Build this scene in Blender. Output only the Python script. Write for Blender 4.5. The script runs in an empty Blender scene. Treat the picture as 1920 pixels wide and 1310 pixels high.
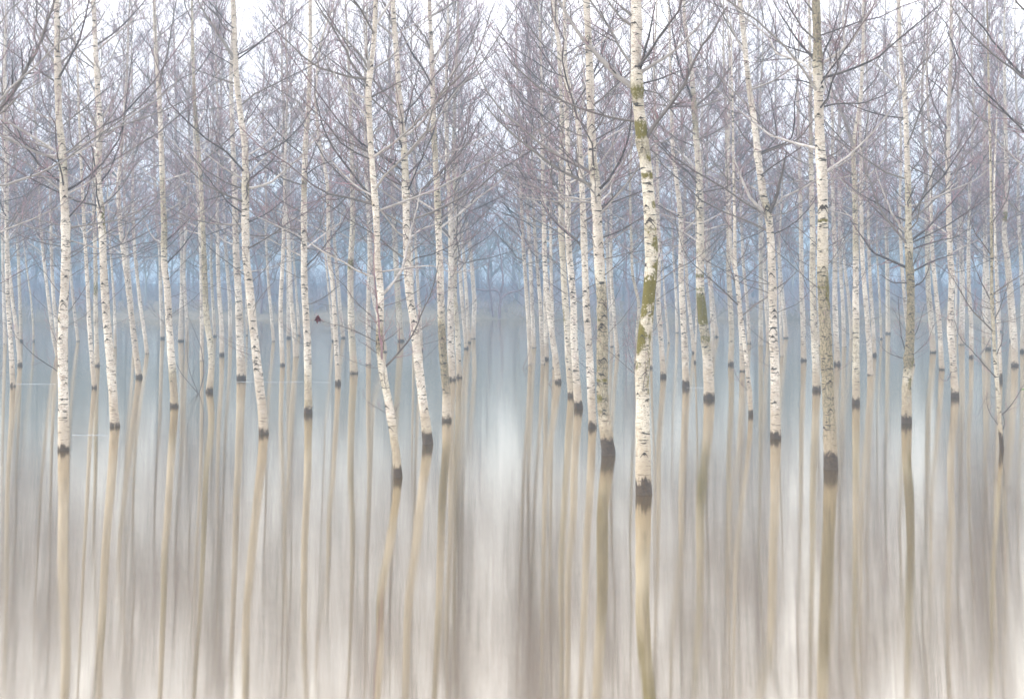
import bpy, math, random
import numpy as np
R = math.radians
rng = np.random.default_rng(7)
random.seed(7)
SC = bpy.context.scene
COL = SC.collection

# ---------------------------------------------------------------- camera, sky, sun, exposure
F, H0, HY = 2800.0, 3.9, 530.0          # focal length (px of a 1920 frame), eye height, horizon row
cam_d = bpy.data.cameras.new("camera"); cam = bpy.data.objects.new("camera", cam_d); COL.objects.link(cam)
cam.location = (0, 0, H0); cam.rotation_euler = (R(90), 0, 0)
cam_d.sensor_width = 36; cam_d.lens = F / 1920 * 36
cam_d.shift_y = -(655 - HY) / 1920
cam_d.clip_start = .1; cam_d.clip_end = 5000
SC.camera = cam

SUN_EL, SUN_AZ = 38, 262                # azimuth clockwise from +Y: veiled by cloud, to the camera's left
world = bpy.data.worlds.new("World"); SC.world = world; world.use_nodes = True
wn, wl = world.node_tree.nodes, world.node_tree.links
wn.clear()
sky = wn.new("ShaderNodeTexSky"); sky.sky_type = 'NISHITA'; sky.sun_disc = False
sky.sun_elevation = R(SUN_EL); sky.sun_rotation = R(SUN_AZ); sky.air_density = 1; sky.dust_density = 4; sky.ozone_density = 1
bw = wn.new("ShaderNodeRGBToBW"); mx = wn.new("ShaderNodeMix"); mx.data_type = 'RGBA'
mx.inputs[0].default_value = .86        # overcast: the cloud sheet takes most of the blue out
bg = wn.new("ShaderNodeBackground"); bg.inputs[1].default_value = .15
wo = wn.new("ShaderNodeOutputWorld")
wl.new(sky.outputs[0], bw.inputs[0]); wl.new(sky.outputs[0], mx.inputs[6]); wl.new(bw.outputs[0], mx.inputs[7])
cl = wn.new("ShaderNodeMix"); cl.data_type = 'RGBA'; cl.inputs[0].default_value = .7     # an even cloud sheet over the clear-sky gradient
# overcast law: the cloud sheet is about three times brighter overhead than at the horizon
gt = wn.new("ShaderNodeTexCoord"); gs = wn.new("ShaderNodeSeparateXYZ"); wl.new(gt.outputs["Generated"], gs.inputs[0])
g1 = wn.new("ShaderNodeMath"); g1.operation = 'MULTIPLY_ADD'; g1.use_clamp = False; g1.inputs[1].default_value = 1.3; g1.inputs[2].default_value = .72
gm0 = wn.new("ShaderNodeMath"); gm0.operation = 'MAXIMUM'; gm0.inputs[1].default_value = 0; wl.new(gs.outputs[2], gm0.inputs[0]); wl.new(gm0.outputs[0], g1.inputs[0])
vm = wn.new("ShaderNodeVectorMath"); vm.operation = 'SCALE'; vm.inputs[0].default_value = (10.4, 10.3, 10.7); wl.new(g1.outputs[0], vm.inputs[3])
wl.new(vm.outputs[0], cl.inputs[7]); wl.new(mx.outputs[2], cl.inputs[6])
wl.new(cl.outputs[2], bg.inputs[0]); wl.new(bg.outputs[0], wo.inputs[0])

sun_d = bpy.data.lights.new("sun", 'SUN'); sun_d.energy = 1.2; sun_d.angle = R(25); sun_d.color = (1, .95, .88)
sun = bpy.data.objects.new("sun", sun_d); COL.objects.link(sun)
sun.location = (0, 0, 60)
sun.rotation_euler = (R(90 - SUN_EL), 0, R(180 - SUN_AZ))

SC.view_settings.view_transform = 'Standard'; SC.view_settings.look = 'None'
SC.view_settings.exposure = 1.32; SC.view_settings.gamma = 1
SC.view_settings.use_curve_mapping = False
SC.render.engine = 'CYCLES'
cy = SC.cycles
cy.use_denoising = True
try: cy.denoiser = 'OPENIMAGEDENOISE'
except Exception: pass
cy.max_bounces = 5; cy.diffuse_bounces = 2; cy.glossy_bounces = 3; cy.volume_bounces = 0; cy.transmission_bounces = 2
cy.use_adaptive_sampling = False
cy.sample_clamp_indirect = 6

# ---------------------------------------------------------------- helpers
def w2(px, py, d):
    return np.array([(px - 960) / F * d, d, H0 + (HY - py) / F * d])

def tag(o, label=None, cat=None, group=None, kind=None):
    if label: o["label"] = label
    if cat: o["category"] = cat
    if group: o["group"] = group
    if kind: o["kind"] = kind
    return o

def empty(name, loc):
    o = bpy.data.objects.new(name, None); COL.objects.link(o); o.location = loc
    o.empty_display_size = .3
    return o

def mesh_obj(name, verts, faces, mats, parent=None, attrs=None, fmat=None, smooth=True):
    """faces: (m,4) int array (quads) or list of lists"""
    me = bpy.data.meshes.new(name)
    verts = np.ascontiguousarray(verts, dtype=np.float32)
    if isinstance(faces, np.ndarray):
        k = faces.shape[1]; m = len(faces)
        me.vertices.add(len(verts)); me.vertices.foreach_set("co", verts.ravel())
        me.loops.add(m * k); me.loops.foreach_set("vertex_index", faces.astype(np.int32).ravel())
        me.polygons.add(m); me.polygons.foreach_set("loop_start", np.arange(0, m * k, k, dtype=np.int32))
        try: me.polygons.foreach_set("loop_total", np.full(m, k, dtype=np.int32))
        except Exception: pass
        me.update(calc_edges=True)
    else:
        me.from_pydata(verts.tolist(), [], faces); me.update()
    for mt in (mats if isinstance(mats, (list, tuple)) else [mats]): me.materials.append(mt)
    if fmat is not None: me.polygons.foreach_set("material_index", np.ascontiguousarray(fmat, dtype=np.int32))
    if smooth: me.polygons.foreach_set("use_smooth", np.ones(len(me.polygons), dtype=bool))
    if attrs:
        for k_, v_ in attrs.items():
            a = me.attributes.new(k_, 'FLOAT', 'POINT'); a.data.foreach_set("value", np.ascontiguousarray(v_, dtype=np.float32))
    o = bpy.data.objects.new(name, me); COL.objects.link(o)
    if parent is not None: o.parent = parent
    return o

def nrm(v): return v / np.maximum(np.linalg.norm(v, axis=-1, keepdims=True), 1e-9)

def tubes(P, Rd, sides, tint):
    """P (n,k,3) polylines, Rd (n,k) radii -> verts, quads, tint per vertex"""
    n, k, _ = P.shape
    T = np.empty_like(P); T[:, 1:-1] = P[:, 2:] - P[:, :-2]; T[:, 0] = P[:, 1] - P[:, 0]; T[:, -1] = P[:, -1] - P[:, -2]
    T = nrm(T)
    mt = np.abs(T.mean(1)); ref = np.zeros((n, 3)); ref[np.arange(n), mt.argmin(1)] = 1
    U = nrm(np.cross(T, ref[:, None, :])); V = np.cross(T, U)
    a = np.arange(sides) / sides * 2 * np.pi
    ring = U[:, :, None, :] * np.cos(a)[None, None, :, None] + V[:, :, None, :] * np.sin(a)[None, None, :, None]
    verts = (P[:, :, None, :] + ring * Rd[:, :, None, None]).reshape(-1, 3)
    i = np.arange(n)[:, None, None] * k * sides + np.arange(k - 1)[None, :, None] * sides
    j = np.arange(sides)[None, None, :]; j2 = (j + 1) % sides
    q = np.stack([i + j, i + j2, i + sides + j2, i + sides + j], -1).reshape(-1, 4)
    tv = np.repeat(tint.reshape(-1), sides)
    return verts, q, tv

class Acc:
    def __init__(s): s.v = []; s.f = []; s.t = []; s.n = 0
    def add(s, P, Rd, sides, tint):
        v, f, t = tubes(P, Rd, sides, tint); s.v.append(v); s.f.append(f + s.n); s.t.append(t); s.n += len(v)
    def build(s, name, mat, parent=None, off=(0, 0, 0)):
        return mesh_obj(name, np.concatenate(s.v) - np.array(off), np.concatenate(s.f), mat, parent, {"tint": np.concatenate(s.t)})

def resample(pts, k):
    pts = np.asarray(pts, float); s = np.r_[0, np.cumsum(np.linalg.norm(np.diff(pts, axis=0), axis=1))]
    t = np.linspace(0, s[-1], k * 3)
    q = np.stack([np.interp(t, s, pts[:, c]) for c in range(3)], 1)
    w = max(3, k // 2) | 1
    qp = np.concatenate([2 * q[:1] - q[1:w // 2 + 1][::-1], q, 2 * q[-1:] - q[-w // 2:-1][::-1]]) if w > 1 else q
    ker = np.ones(w) / w
    sm = np.stack([np.convolve(qp[:, c], ker, 'valid') for c in range(3)], 1)[:len(q)]
    if len(sm) < len(q): sm = np.concatenate([sm, q[len(sm):]])
    sm[0] = q[0]; sm[-1] = q[-1]
    return sm[np.round(np.linspace(0, len(q) - 1, k)).astype(int)]

def sprout(P, Rd, m, k, lo, hi, lf, ang, up, rr, rmin, jit=.06, flat=None, t0=.12):
    """m side shoots on each parent polyline; returns (Q, RQ) of n*m polylines with k points"""
    n, kp, _ = P.shape
    t = (t0 + (1 - t0) * (np.arange(m)[None, :] + rng.random((n, m))) / m).clip(0, .999)
    ft = t * (kp - 1); i0 = ft.astype(int).clip(0, kp - 2); fr = (ft - i0)[..., None]
    ix = np.arange(n)[:, None]
    base = P[ix, i0] * (1 - fr) + P[ix, i0 + 1] * fr
    tan = nrm(P[ix, i0 + 1] - P[ix, i0])
    pr = Rd[ix, i0] * (1 - fr[..., 0]) + Rd[ix, i0 + 1] * fr[..., 0]
    L = np.linalg.norm(np.diff(P, axis=1), axis=2).sum(1)[:, None]
    length = L * lf * (lo + (hi - lo) * rng.random((n, m))) * (1.05 - .6 * t)
    rv = rng.normal(size=(n, m, 3)); rv[..., 2] += up
    perp = nrm(rv - (rv * tan).sum(-1, keepdims=True) * tan)
    a = R(1) * (ang + rng.normal(size=(n, m)) * 9)
    d = tan * np.cos(a)[..., None] + perp * np.sin(a)[..., None]
    s = np.linspace(0, 1, k)
    Q = base[:, :, None, :] + d[:, :, None, :] * (length[..., None] * s)[..., None]
    curve = (length[..., None] * s ** 2)[..., None] * .22
    Q = Q + curve * np.array([0, 0, 1.0]) * (up * .8 + .2)
    j = rng.normal(size=(n, m, k, 3)) * (length[..., None, None] * jit); j[:, :, 0] = 0
    Q = Q + j * s[None, None, :, None]
    r0 = np.minimum(pr * rr, .02)[..., None].clip(rmin * 1.15)
    RQ = r0 + (rmin * .75 - r0) * s
    return Q.reshape(n * m, k, 3), RQ.reshape(n * m, k)

# ---------------------------------------------------------------- materials
def mat(name):
    m = bpy.data.materials.new(name); m.use_nodes = True
    nt = m.node_tree; b = nt.nodes["Principled BSDF"]
    return m, nt, nt.nodes, nt.links, b
def N(nt, typ, **kw):
    n = nt.nodes.new(typ)
    for k_, v_ in kw.items(): setattr(n, k_, v_)
    return n
def mixc(nt, fac, a, b):
    n = nt.nodes.new("ShaderNodeMix"); n.data_type = 'RGBA'
    for s_, v_ in ((0, fac), (6, a), (7, b)):
        if hasattr(v_, 'default_value') or hasattr(v_, 'is_linked'): nt.links.new(v_, n.inputs[s_])
        else: n.inputs[s_].default_value = v_ if s_ == 0 else (*v_, 1)
    return n.outputs[2]
def mth(nt, op, a, b=None, c=None, clamp=False):
    n = nt.nodes.new("ShaderNodeMath"); n.operation = op; n.use_clamp = clamp
    for i_, v_ in enumerate((a, b, c)):
        if v_ is None: continue
        if hasattr(v_, 'is_linked'): nt.links.new(v_, n.inputs[i_])
        else: n.inputs[i_].default_value = v_
    return n.outputs[0]
def noise(nt, vec, sc, det=2, rough=.5, stretch=None, loc=None):
    mp = nt.nodes.new("ShaderNodeMapping"); nt.links.new(vec, mp.inputs[0])
    if stretch: mp.inputs[3].default_value = stretch
    if loc is not None: nt.links.new(loc, mp.inputs[1])
    n = nt.nodes.new("ShaderNodeTexNoise"); n.inputs["Scale"].default_value = sc
    n.inputs["Detail"].default_value = det; n.inputs["Roughness"].default_value = rough
    nt.links.new(mp.outputs[0], n.inputs["Vector"]); return n.outputs[0]
def step(nt, v, a, b):
    n = nt.nodes.new("ShaderNodeMapRange"); n.interpolation_type = 'SMOOTHSTEP'
    nt.links.new(v, n.inputs[0]); n.inputs[1].default_value = a; n.inputs[2].default_value = b
    return n.outputs[0]
def attr(nt, name, typ='GEOMETRY'):
    n = nt.nodes.new("ShaderNodeAttribute"); n.attribute_name = name; n.attribute_type = typ; return n.outputs[2]

def bark():
    m, nt, ns, ln, b = mat("birch_bark")
    tc = N(nt, "ShaderNodeTexCoord"); oi = N(nt, "ShaderNodeObjectInfo")
    v = tc.outputs["Object"]
    cmb = N(nt, "ShaderNodeCombineXYZ"); r100 = mth(nt, 'MULTIPLY', oi.outputs["Random"], 97.0)
    for i in range(3): ln.new(r100, cmb.inputs[i])
    L = cmb.outputs[0]
    big = noise(nt, v, 1.6, 3, .6, (1, 1, .6), L)
    patch = noise(nt, v, 7, 4, .65, (1, 1, 1.6), L)
    tone = mixc(nt, step(nt, big, .35, .65), (.49, .455, .40), (.34, .305, .26))
    tone = mixc(nt, step(nt, patch, .5, .72), tone, (.25, .205, .165))
    fine = noise(nt, v, 60, 3, .7, (1, 1, 1), L)
    tone = mixc(nt, mth(nt, 'MULTIPLY', step(nt, fine, .5, .62), .8), tone, (.17, .125, .085))
    # weathered (scaly, brown or olive) bark where the trunk has it
    g = attr(nt, "grime")
    tone = mixc(nt, mth(nt, 'MULTIPLY', g, .85, clamp=True), tone, (.20, .185, .095))
    sc1 = noise(nt, v, 1, 5, .7, (22, 22, 11), L)
    gm = step(nt, mth(nt, 'ADD', mth(nt, 'MULTIPLY', g, .62), mth(nt, 'MULTIPLY', sc1, .8)), .62, .82)
    gcol = mixc(nt, step(nt, noise(nt, v, 1, 4, .7, (30, 30, 16), L), .4, .62), (.19, .155, .10), (.045, .034, .022))
    tone = mixc(nt, mth(nt, 'MULTIPLY', gm, .8), tone, gcol)
    # fine horizontal lenticels and broader dark bands
    len1 = step(nt, noise(nt, v, 1, 2, .6, (9, 9, 75), L), .60, .66)
    len2 = step(nt, noise(nt, v, 1, 3, .6, (4.5, 4.5, 24), L), .60, .63)
    tone = mixc(nt, mth(nt, 'MULTIPLY', len1, .85), tone, (.07, .055, .042))
    tone = mixc(nt, len2, tone, (.03, .024, .019))
    # moss
    mo = attr(nt, "moss")
    ms = step(nt, mth(nt, 'MULTIPLY', mo, mth(nt, 'MULTIPLY_ADD', noise(nt, v, 1, 5, .75, (16, 16, 12), L), 3.6, -.85)), .28, .5)
    mcol = mixc(nt, noise(nt, v, 40, 3), (.028, .034, .006), (.135, .10, .010))
    tone = mixc(nt, ms, tone, mcol)
    # tide mark: wet dark foot
    sp = N(nt, "ShaderNodeSeparateXYZ"); ln.new(v, sp.inputs[0])
    fz = mth(nt, 'ADD', sp.outputs[2], mth(nt, 'MULTIPLY', noise(nt, v, 1, 4, .7, (9, 9, 4), L), -.56))
    fz = mth(nt, 'SUBTRACT', mth(nt, 'ADD', fz, .05), attr(nt, "tide"))
    foot = mth(nt, 'SUBTRACT', 1, step(nt, fz, -.07, .06))
    silt = mth(nt, 'MULTIPLY', mth(nt, 'SUBTRACT', 1, step(nt, mth(nt, 'ADD', sp.outputs[2], mth(nt, 'MULTIPLY', noise(nt, v, 1, 5, .7, (9, 9, 3), L), -2.4)), -.7, .1)), .6)
    tone = mixc(nt, silt, tone, (.25, .20, .14))
    fcol = mixc(nt, noise(nt, v, 18, 4, .7), (.010, .007, .004), (.085, .058, .035))
    tone = mixc(nt, foot, tone, fcol)
    ln.new(tone, b.inputs["Base Color"]); b.inputs["Roughness"].default_value = .75
    b.inputs["Specular IOR Level"].default_value = .25
    bp = N(nt, "ShaderNodeBump"); bp.inputs["Strength"].default_value = .6; bp.inputs["Distance"].default_value = .012
    hsum = mth(nt, 'ADD', mth(nt, 'MULTIPLY', sc1, mth(nt, 'ADD', g, .25)), mth(nt, 'MULTIPLY', mth(nt, 'ADD', len2, ms), .6))
    ln.new(hsum, bp.inputs["Height"]); ln.new(bp.outputs[0], b.inputs["Normal"])
    return m
M_BARK = bark()

def plain(name, c1, c2, scale=20, rough=.8, stretch=(1, 1, 1)):
    m, nt, ns, ln, b = mat(name)
    tc = N(nt, "ShaderNodeTexCoord")
    ln.new(mixc(nt, step(nt, noise(nt, tc.outputs["Object"], scale, 3, .6, stretch), .35, .65), c1, c2), b.inputs["Base Color"])
    b.inputs["Roughness"].default_value = rough; b.inputs["Specular IOR Level"].default_value = .2
    return m
M_SCAR = plain("bark_scar", (.018, .013, .010), (.06, .045, .032), 60)
M_MUD = plain("lake_bed", (.12, .10, .07), (.08, .065, .045), 3)
M_LEAF = plain("dead_leaf", (.018, .012, .012), (.05, .025, .02), 60)
M_RED = plain("red_leaf", (.085, .016, .016), (.045, .010, .011), 50)
M_GREEN = plain("green_leaf", (.10, .16, .05), (.07, .12, .03), 50)
M_FOAM = plain("foam", (.26, .28, .30), (.18, .20, .22), 12)
M_STICK = plain("wet_wood", (.10, .08, .07), (.2, .17, .14), 30)

def twigmat():
    m, nt, ns, ln, b = mat("twig_bark")
    tc = N(nt, "ShaderNodeTexCoord"); t = attr(nt, "tint")
    n = noise(nt, tc.outputs["Object"], 6, 3, .6)
    r = N(nt, "ShaderNodeValToRGB"); ln.new(t, r.inputs[0])
    el = r.color_ramp.elements
    el[0].position = 0; el[0].color = (.42, .39, .36, 1)
    el[1].position = 1; el[1].color = (.28, .165, .19, 1)
    for p_, c_ in ((.15, (.23, .21, .19, 1)), (.38, (.085, .07, .06, 1)), (.6, (.025, .019, .017, 1)), (.8, (.13, .072, .075, 1))):
        e = el.new(p_); e.color = c_
    ln.new(mixc(nt, mth(nt, 'MULTIPLY', step(nt, n, .4, .6), .45), r.outputs[0], (.10, .085, .075)), b.inputs["Base Color"])
    b.inputs["Roughness"].default_value = .6; b.inputs["Specular IOR Level"].default_value = .35
    return m
M_TWIG = twigmat()
M_WOODFAR = plain('far_bark', (.20, .21, .20), (.15, .155, .155), .5)
M_SCRUB = plain('scrub_bark', (.22, .20, .22), (.16, .145, .165), .8)

def water():
    m, nt, ns, ln, b = mat("flood_water")
    ns.remove(b)
    out = ns["Material Output"]
    tc = N(nt, "ShaderNodeTexCoord")
    tg = N(nt, "ShaderNodeCombineXYZ"); tg.inputs[0].default_value = 1       # swell runs towards the camera: reflections smear up and down
    gl = N(nt, "ShaderNodeBsdfAnisotropic"); gl.distribution = 'GGX'
    gl.inputs["Color"].default_value = (.95, .90, .79, 1)
    gl.inputs["Roughness"].default_value = .06
    gl.inputs["Anisotropy"].default_value = 0.7
    ln.new(tg.outputs[0], gl.inputs["Tangent"])
    df = N(nt, "ShaderNodeBsdfDiffuse")
    n = noise(nt, tc.outputs["Object"], .05, 3, .6, (1, .4, 1))
    ln.new(mixc(nt, step(nt, n, .3, .7), (.075, .052, .024), (.06, .042, .02)), df.inputs[0])
    fr = N(nt, "ShaderNodeFresnel"); fr.inputs[0].default_value = 1.4
    frm = mth(nt, 'MULTIPLY_ADD', fr.outputs[0], .36, .60)      # wind-smoothed sheet of silty water
    mxs = N(nt, "ShaderNodeMixShader")
    ln.new(frm, mxs.inputs[0]); ln.new(df.outputs[0], mxs.inputs[1]); ln.new(gl.outputs[0], mxs.inputs[2])
    ln.new(mxs.outputs[0], out.inputs[0])
    return m
M_WATER = water()

# ---------------------------------------------------------------- the setting: ground, water
def ground():
    xs = np.concatenate([np.linspace(-620, -150, 16)[:-1], np.linspace(-150, 150, 121), np.linspace(150, 620, 16)[1:]])
    ys = np.concatenate([np.linspace(-60, 150, 36)[:-1], np.linspace(150, 200, 51)[:-1], np.linspace(200, 620, 22)])
    X, Y = np.meshgrid(xs, ys)
    edge = 159.5 + 1.5 * np.sin(X * .07) + .8 * np.sin(X * .23 + 1)
    far = np.clip((Y - edge) / 9, -1, 1)
    Z = np.where(far < 0, far * 1.6, 1.7 * (1 - (1 - np.clip(far, 0, 1)) ** 2))
    Z = np.minimum(Z, 1.7) + np.where(Y > 170, .4 * np.sin(X * .11) * np.sin(Y * .09) + (Y - 170) * .004, 0)
    near = np.clip((9 - Y) / 9, 0, 1)
    Z = np.where(Y < 60, -1.6 + near * 3.9, Z)
    Z += np.where(Z > .2, .12 * np.sin(X * 1.3 + Y) * np.sin(Y * 1.7), 0)
    v = np.stack([X.ravel(), Y.ravel(), Z.ravel()], 1)
    ny, nx = X.shape; i = np.arange(ny - 1)[:, None] * nx + np.arange(nx - 1)[None, :]
    f = np.stack([i, i + 1, i + nx + 1, i + nx], -1).reshape(-1, 4)
    return mesh_obj("ground", v, f, M_MUD)
tag(ground(), kind="structure")
wv = np.array([[-620, -20, 0], [620, -20, 0], [620, 175, 0], [-620, 175, 0]], float)
tag(mesh_obj("water", wv, np.array([[0, 1, 2, 3]]), M_WATER), kind="structure")

# ---------------------------------------------------------------- trees
def depth(fy): return F * H0 / (fy - HY)

def trunk_line(pts, d, Ht):
    """axis of a trunk from its traced outline: arrays z, x, y (relative to the foot on the water)"""
    p = np.array([w2(a, b_, d) for a, b_ in pts]); x0 = p[0, 0]
    z = np.r_[p[:, 2]]; x = p[:, 0] - x0
    z[0] = 0
    # carry the line on above the last traced point, easing to the vertical
    sl = (x[-1] - x[-2]) / max(z[-1] - z[-2], .2) * .5 if len(x) > 1 else 0
    sl = float(np.clip(sl, -.12, .12))
    zz, xx, tries = z[-1], x[-1], 0
    ph = rng.random() * 6
    while zz < Ht:
        zz += 1.5; xx += sl * 1.5 + .05 * math.sin(zz * .7 + ph) + rng.normal() * .03; sl *= .8
        z = np.r_[z, zz]; x = np.r_[x, xx]
    Z = np.arange(-.9, Ht, .1 if d < 62 else .25)
    X = np.interp(Z, z, x)
    X = np.where(Z < 0, (x[1] - x[0]) / max(z[1] - z[0], .1) * Z * .6, X)
    w = (9 if d < 62 else 5); ker = np.hanning(w + 2)[1:-1]; ker /= ker.sum()
    Xp = np.pad(X, w // 2, mode='edge'); X = np.convolve(Xp, ker, 'valid')
    ly, q = rng.normal() * .012, rng.random() * 6
    Y = ly * Z.clip(0) + .05 * np.sin(Z * .45 + q) - .05 * math.sin(q)
    return Z, X, Y, x0

def axis_at(T, z):
    return np.stack([np.interp(z, T["Z"], T["X"]), np.interp(z, T["Z"], T["Y"]), z + 0 * np.asarray(z, float)], -1)
def rad_at(T, z): return np.interp(z, T["Z"], T["r"])

def chevron(T, z0, phi, wid, hgt, th, fill):
    """a branch scar: an inverted V (and the closed eye under it) lying 3 mm proud of the bark"""
    S = np.linspace(-1, 1, 11); V = []; Fc = []
    r0 = float(rad_at(T, z0)); half = min(wid / r0, 1.15)
    for i, s in enumerate(S):
        zt = z0 - hgt * abs(s) ** 1.35 + rng.normal() * th * .12
        t = th * (1 - .55 * abs(s))
        t2 = max(t, fill * hgt * (1 - abs(s) / .55)) if abs(s) < .55 else t
        for zz in (zt + t * .5, zt - t2):
            a = phi + s * half; c = axis_at(T, zz); rr = float(rad_at(T, zz)) * 1.01 + .004
            V.append([c[0] + math.sin(a) * rr, c[1] - math.cos(a) * rr, zz])
        if i: Fc.append([2 * i - 2, 2 * i - 1, 2 * i + 1, 2 * i])
    return np.array(V), np.array(Fc)

def build_trunk(T, root, near):
    Z, X, Y, r = T["Z"], T["X"], T["Y"], T["r"]
    sides = 16 if near else 9
    a = np.arange(sides) / sides * 2 * np.pi
    q = rng.random(4) * 6
    bump = 1 + .035 * np.sin(Z[:, None] * 3.1 + 2 * a[None] + q[0]) + .025 * np.sin(Z[:, None] * 7.3 - a[None] + q[1])
    bump += .05 * (T["grime"][:, None] > .5) * np.sin(Z[:, None] * 17 + 3 * a[None] + q[2])
    bump += rng.normal(size=bump.shape) * .012
    rr = r[:, None] * bump
    V = np.stack([X[:, None] + np.sin(a)[None] * rr, Y[:, None] - np.cos(a)[None] * rr, np.repeat(Z[:, None], sides, 1)], -1).reshape(-1, 3)
    i = np.arange(len(Z) - 1)[:, None] * sides; j = np.arange(sides)[None]; j2 = (j + 1) % sides
    Q = np.stack([i + j, i + j2, i + sides + j2, i + sides + j], -1).reshape(-1, 4)
    # side of the trunk for moss: +1 right, -1 left, 0 all round
    moss = np.zeros((len(Z), sides))
    for (z0, z1, sd, st) in T["moss"]:
        band = np.clip(1 - np.abs(Z - (z0 + z1) / 2) / max((z1 - z0) / 2, .05), 0, 1) ** .4
        side = 1.0 if sd == 0 else np.clip(.5 + .8 * sd * np.sin(a), 0, 1)
        moss = np.maximum(moss, band[:, None] * side * st)
    gr = np.repeat(T["grime"][:, None], sides, 1)
    tide = np.full(V.shape[0], T["tide"])
    fm = np.zeros(len(Q), int)
    Vs, Qs, fms, n = [V], [Q], [fm], len(V)
    at = {"moss": [moss.ravel()], "grime": [gr.ravel()], "tide": [tide]}
    sc = list(T["scars"])
    if near:
        z = .7 + rng.random() * .4
        while z < 9.5:
            sc.append((z, rng.normal() * .75 - .1, rng.random() * .5 + .7)); z += .28 + rng.random() * .55
        for (z, phi, s) in sc:
            V2, Q2 = chevron(T, z, phi, .07 * s, .085 * s, .019 * s, .55 if rng.random() < .6 else .1)
            Vs.append(V2); Qs.append(Q2 + n); n += len(V2); fms.append(np.ones(len(Q2), int))
            for k_ in at: at[k_].append(np.zeros(len(V2)))
    return mesh_obj("trunk", np.concatenate(Vs), np.concatenate(Qs), [M_BARK, M_SCAR], root,
                    {k_: np.concatenate(v_) for k_, v_ in at.items()}, np.concatenate(fms))

def limb_curves(T, n, zlo, Ht, spread, seed_dir=None):
    """n boughs rising off the trunk: lower ones long and low, upper ones short and steep"""
    k = 9
    u = np.sort(rng.random(n)); z = zlo + (Ht - .8 - zlo) * u ** (1.2 if len(T['Z']) > 150 else .95)
    c = axis_at(T, z); az = np.arange(n) * 2.4 + rng.normal(size=n) * .5
    f = (z - zlo) / (Ht - zlo)
    L = spread * (1.0 - .6 * f) * (.55 + .6 * rng.random(n)) * np.clip(.75 + f * 3, .75, 1)
    el = R(1) * (22 + 28 * f + rng.normal(size=n) * 10)
    s = np.linspace(0, 1, k)
    e = el[:, None] + (R(26) + rng.normal(size=(n, 1)) * R(10)) * s[None]     # they curl upwards
    ds = (L / (k - 1))[:, None]
    hr = np.concatenate([np.zeros((n, 1)), np.cumsum(np.cos(e[:, 1:]) * ds, 1)], 1)
    vr = np.concatenate([np.zeros((n, 1)), np.cumsum(np.sin(e[:, 1:]) * ds, 1)], 1)
    aw = az[:, None] + np.cumsum(rng.normal(size=(n, k)) * .06, 1)
    P = np.stack([hr * np.cos(aw), hr * np.sin(aw), vr], -1) + c[:, None, :]
    wob = np.cumsum(rng.normal(size=(n, k, 3)), 1) * (L / 90)[:, None, None]; wob[:, 0] = 0
    P += wob
    r0 = np.minimum(.0048 * L + .003, rad_at(T, z) * .6)
    Rd = r0[:, None] * (1 - .85 * s[None])
    return P, Rd

def add_twigs(acc, P, Rd, rmin, lvl, tint0=.5, dens=1.0):
    m1 = max(3, int(lvl[0] * dens)); m2 = lvl[1]
    Q, RQ = sprout(P, Rd, m1, 5, .35, 1.1, .30, 42, .35, .55, rmin)
    t = np.linspace(tint0, .85, 5)[None] + rng.normal(size=(len(Q), 1)) * .1
    acc.add(Q, RQ, 3, np.broadcast_to(t, RQ.shape).clip(0, 1))
    if m2:
        W, RW = sprout(Q, RQ, m2, 4, .5, 1.2, .42, 38, .7, .7, rmin, jit=.05)
        t = np.full(RW.shape, .85) + rng.normal(size=(len(W), 1)) * .12
        acc.add(W, RW, 3, t.clip(0, 1))
        if len(lvl) > 2 and lvl[2]:
            S_, RS = sprout(W, RW, lvl[2], 3, .5, 1.2, .45, 35, .7, .8, rmin, jit=.04)
            acc.add(S_, RS, 3, np.full(RS.shape, .95))

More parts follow.
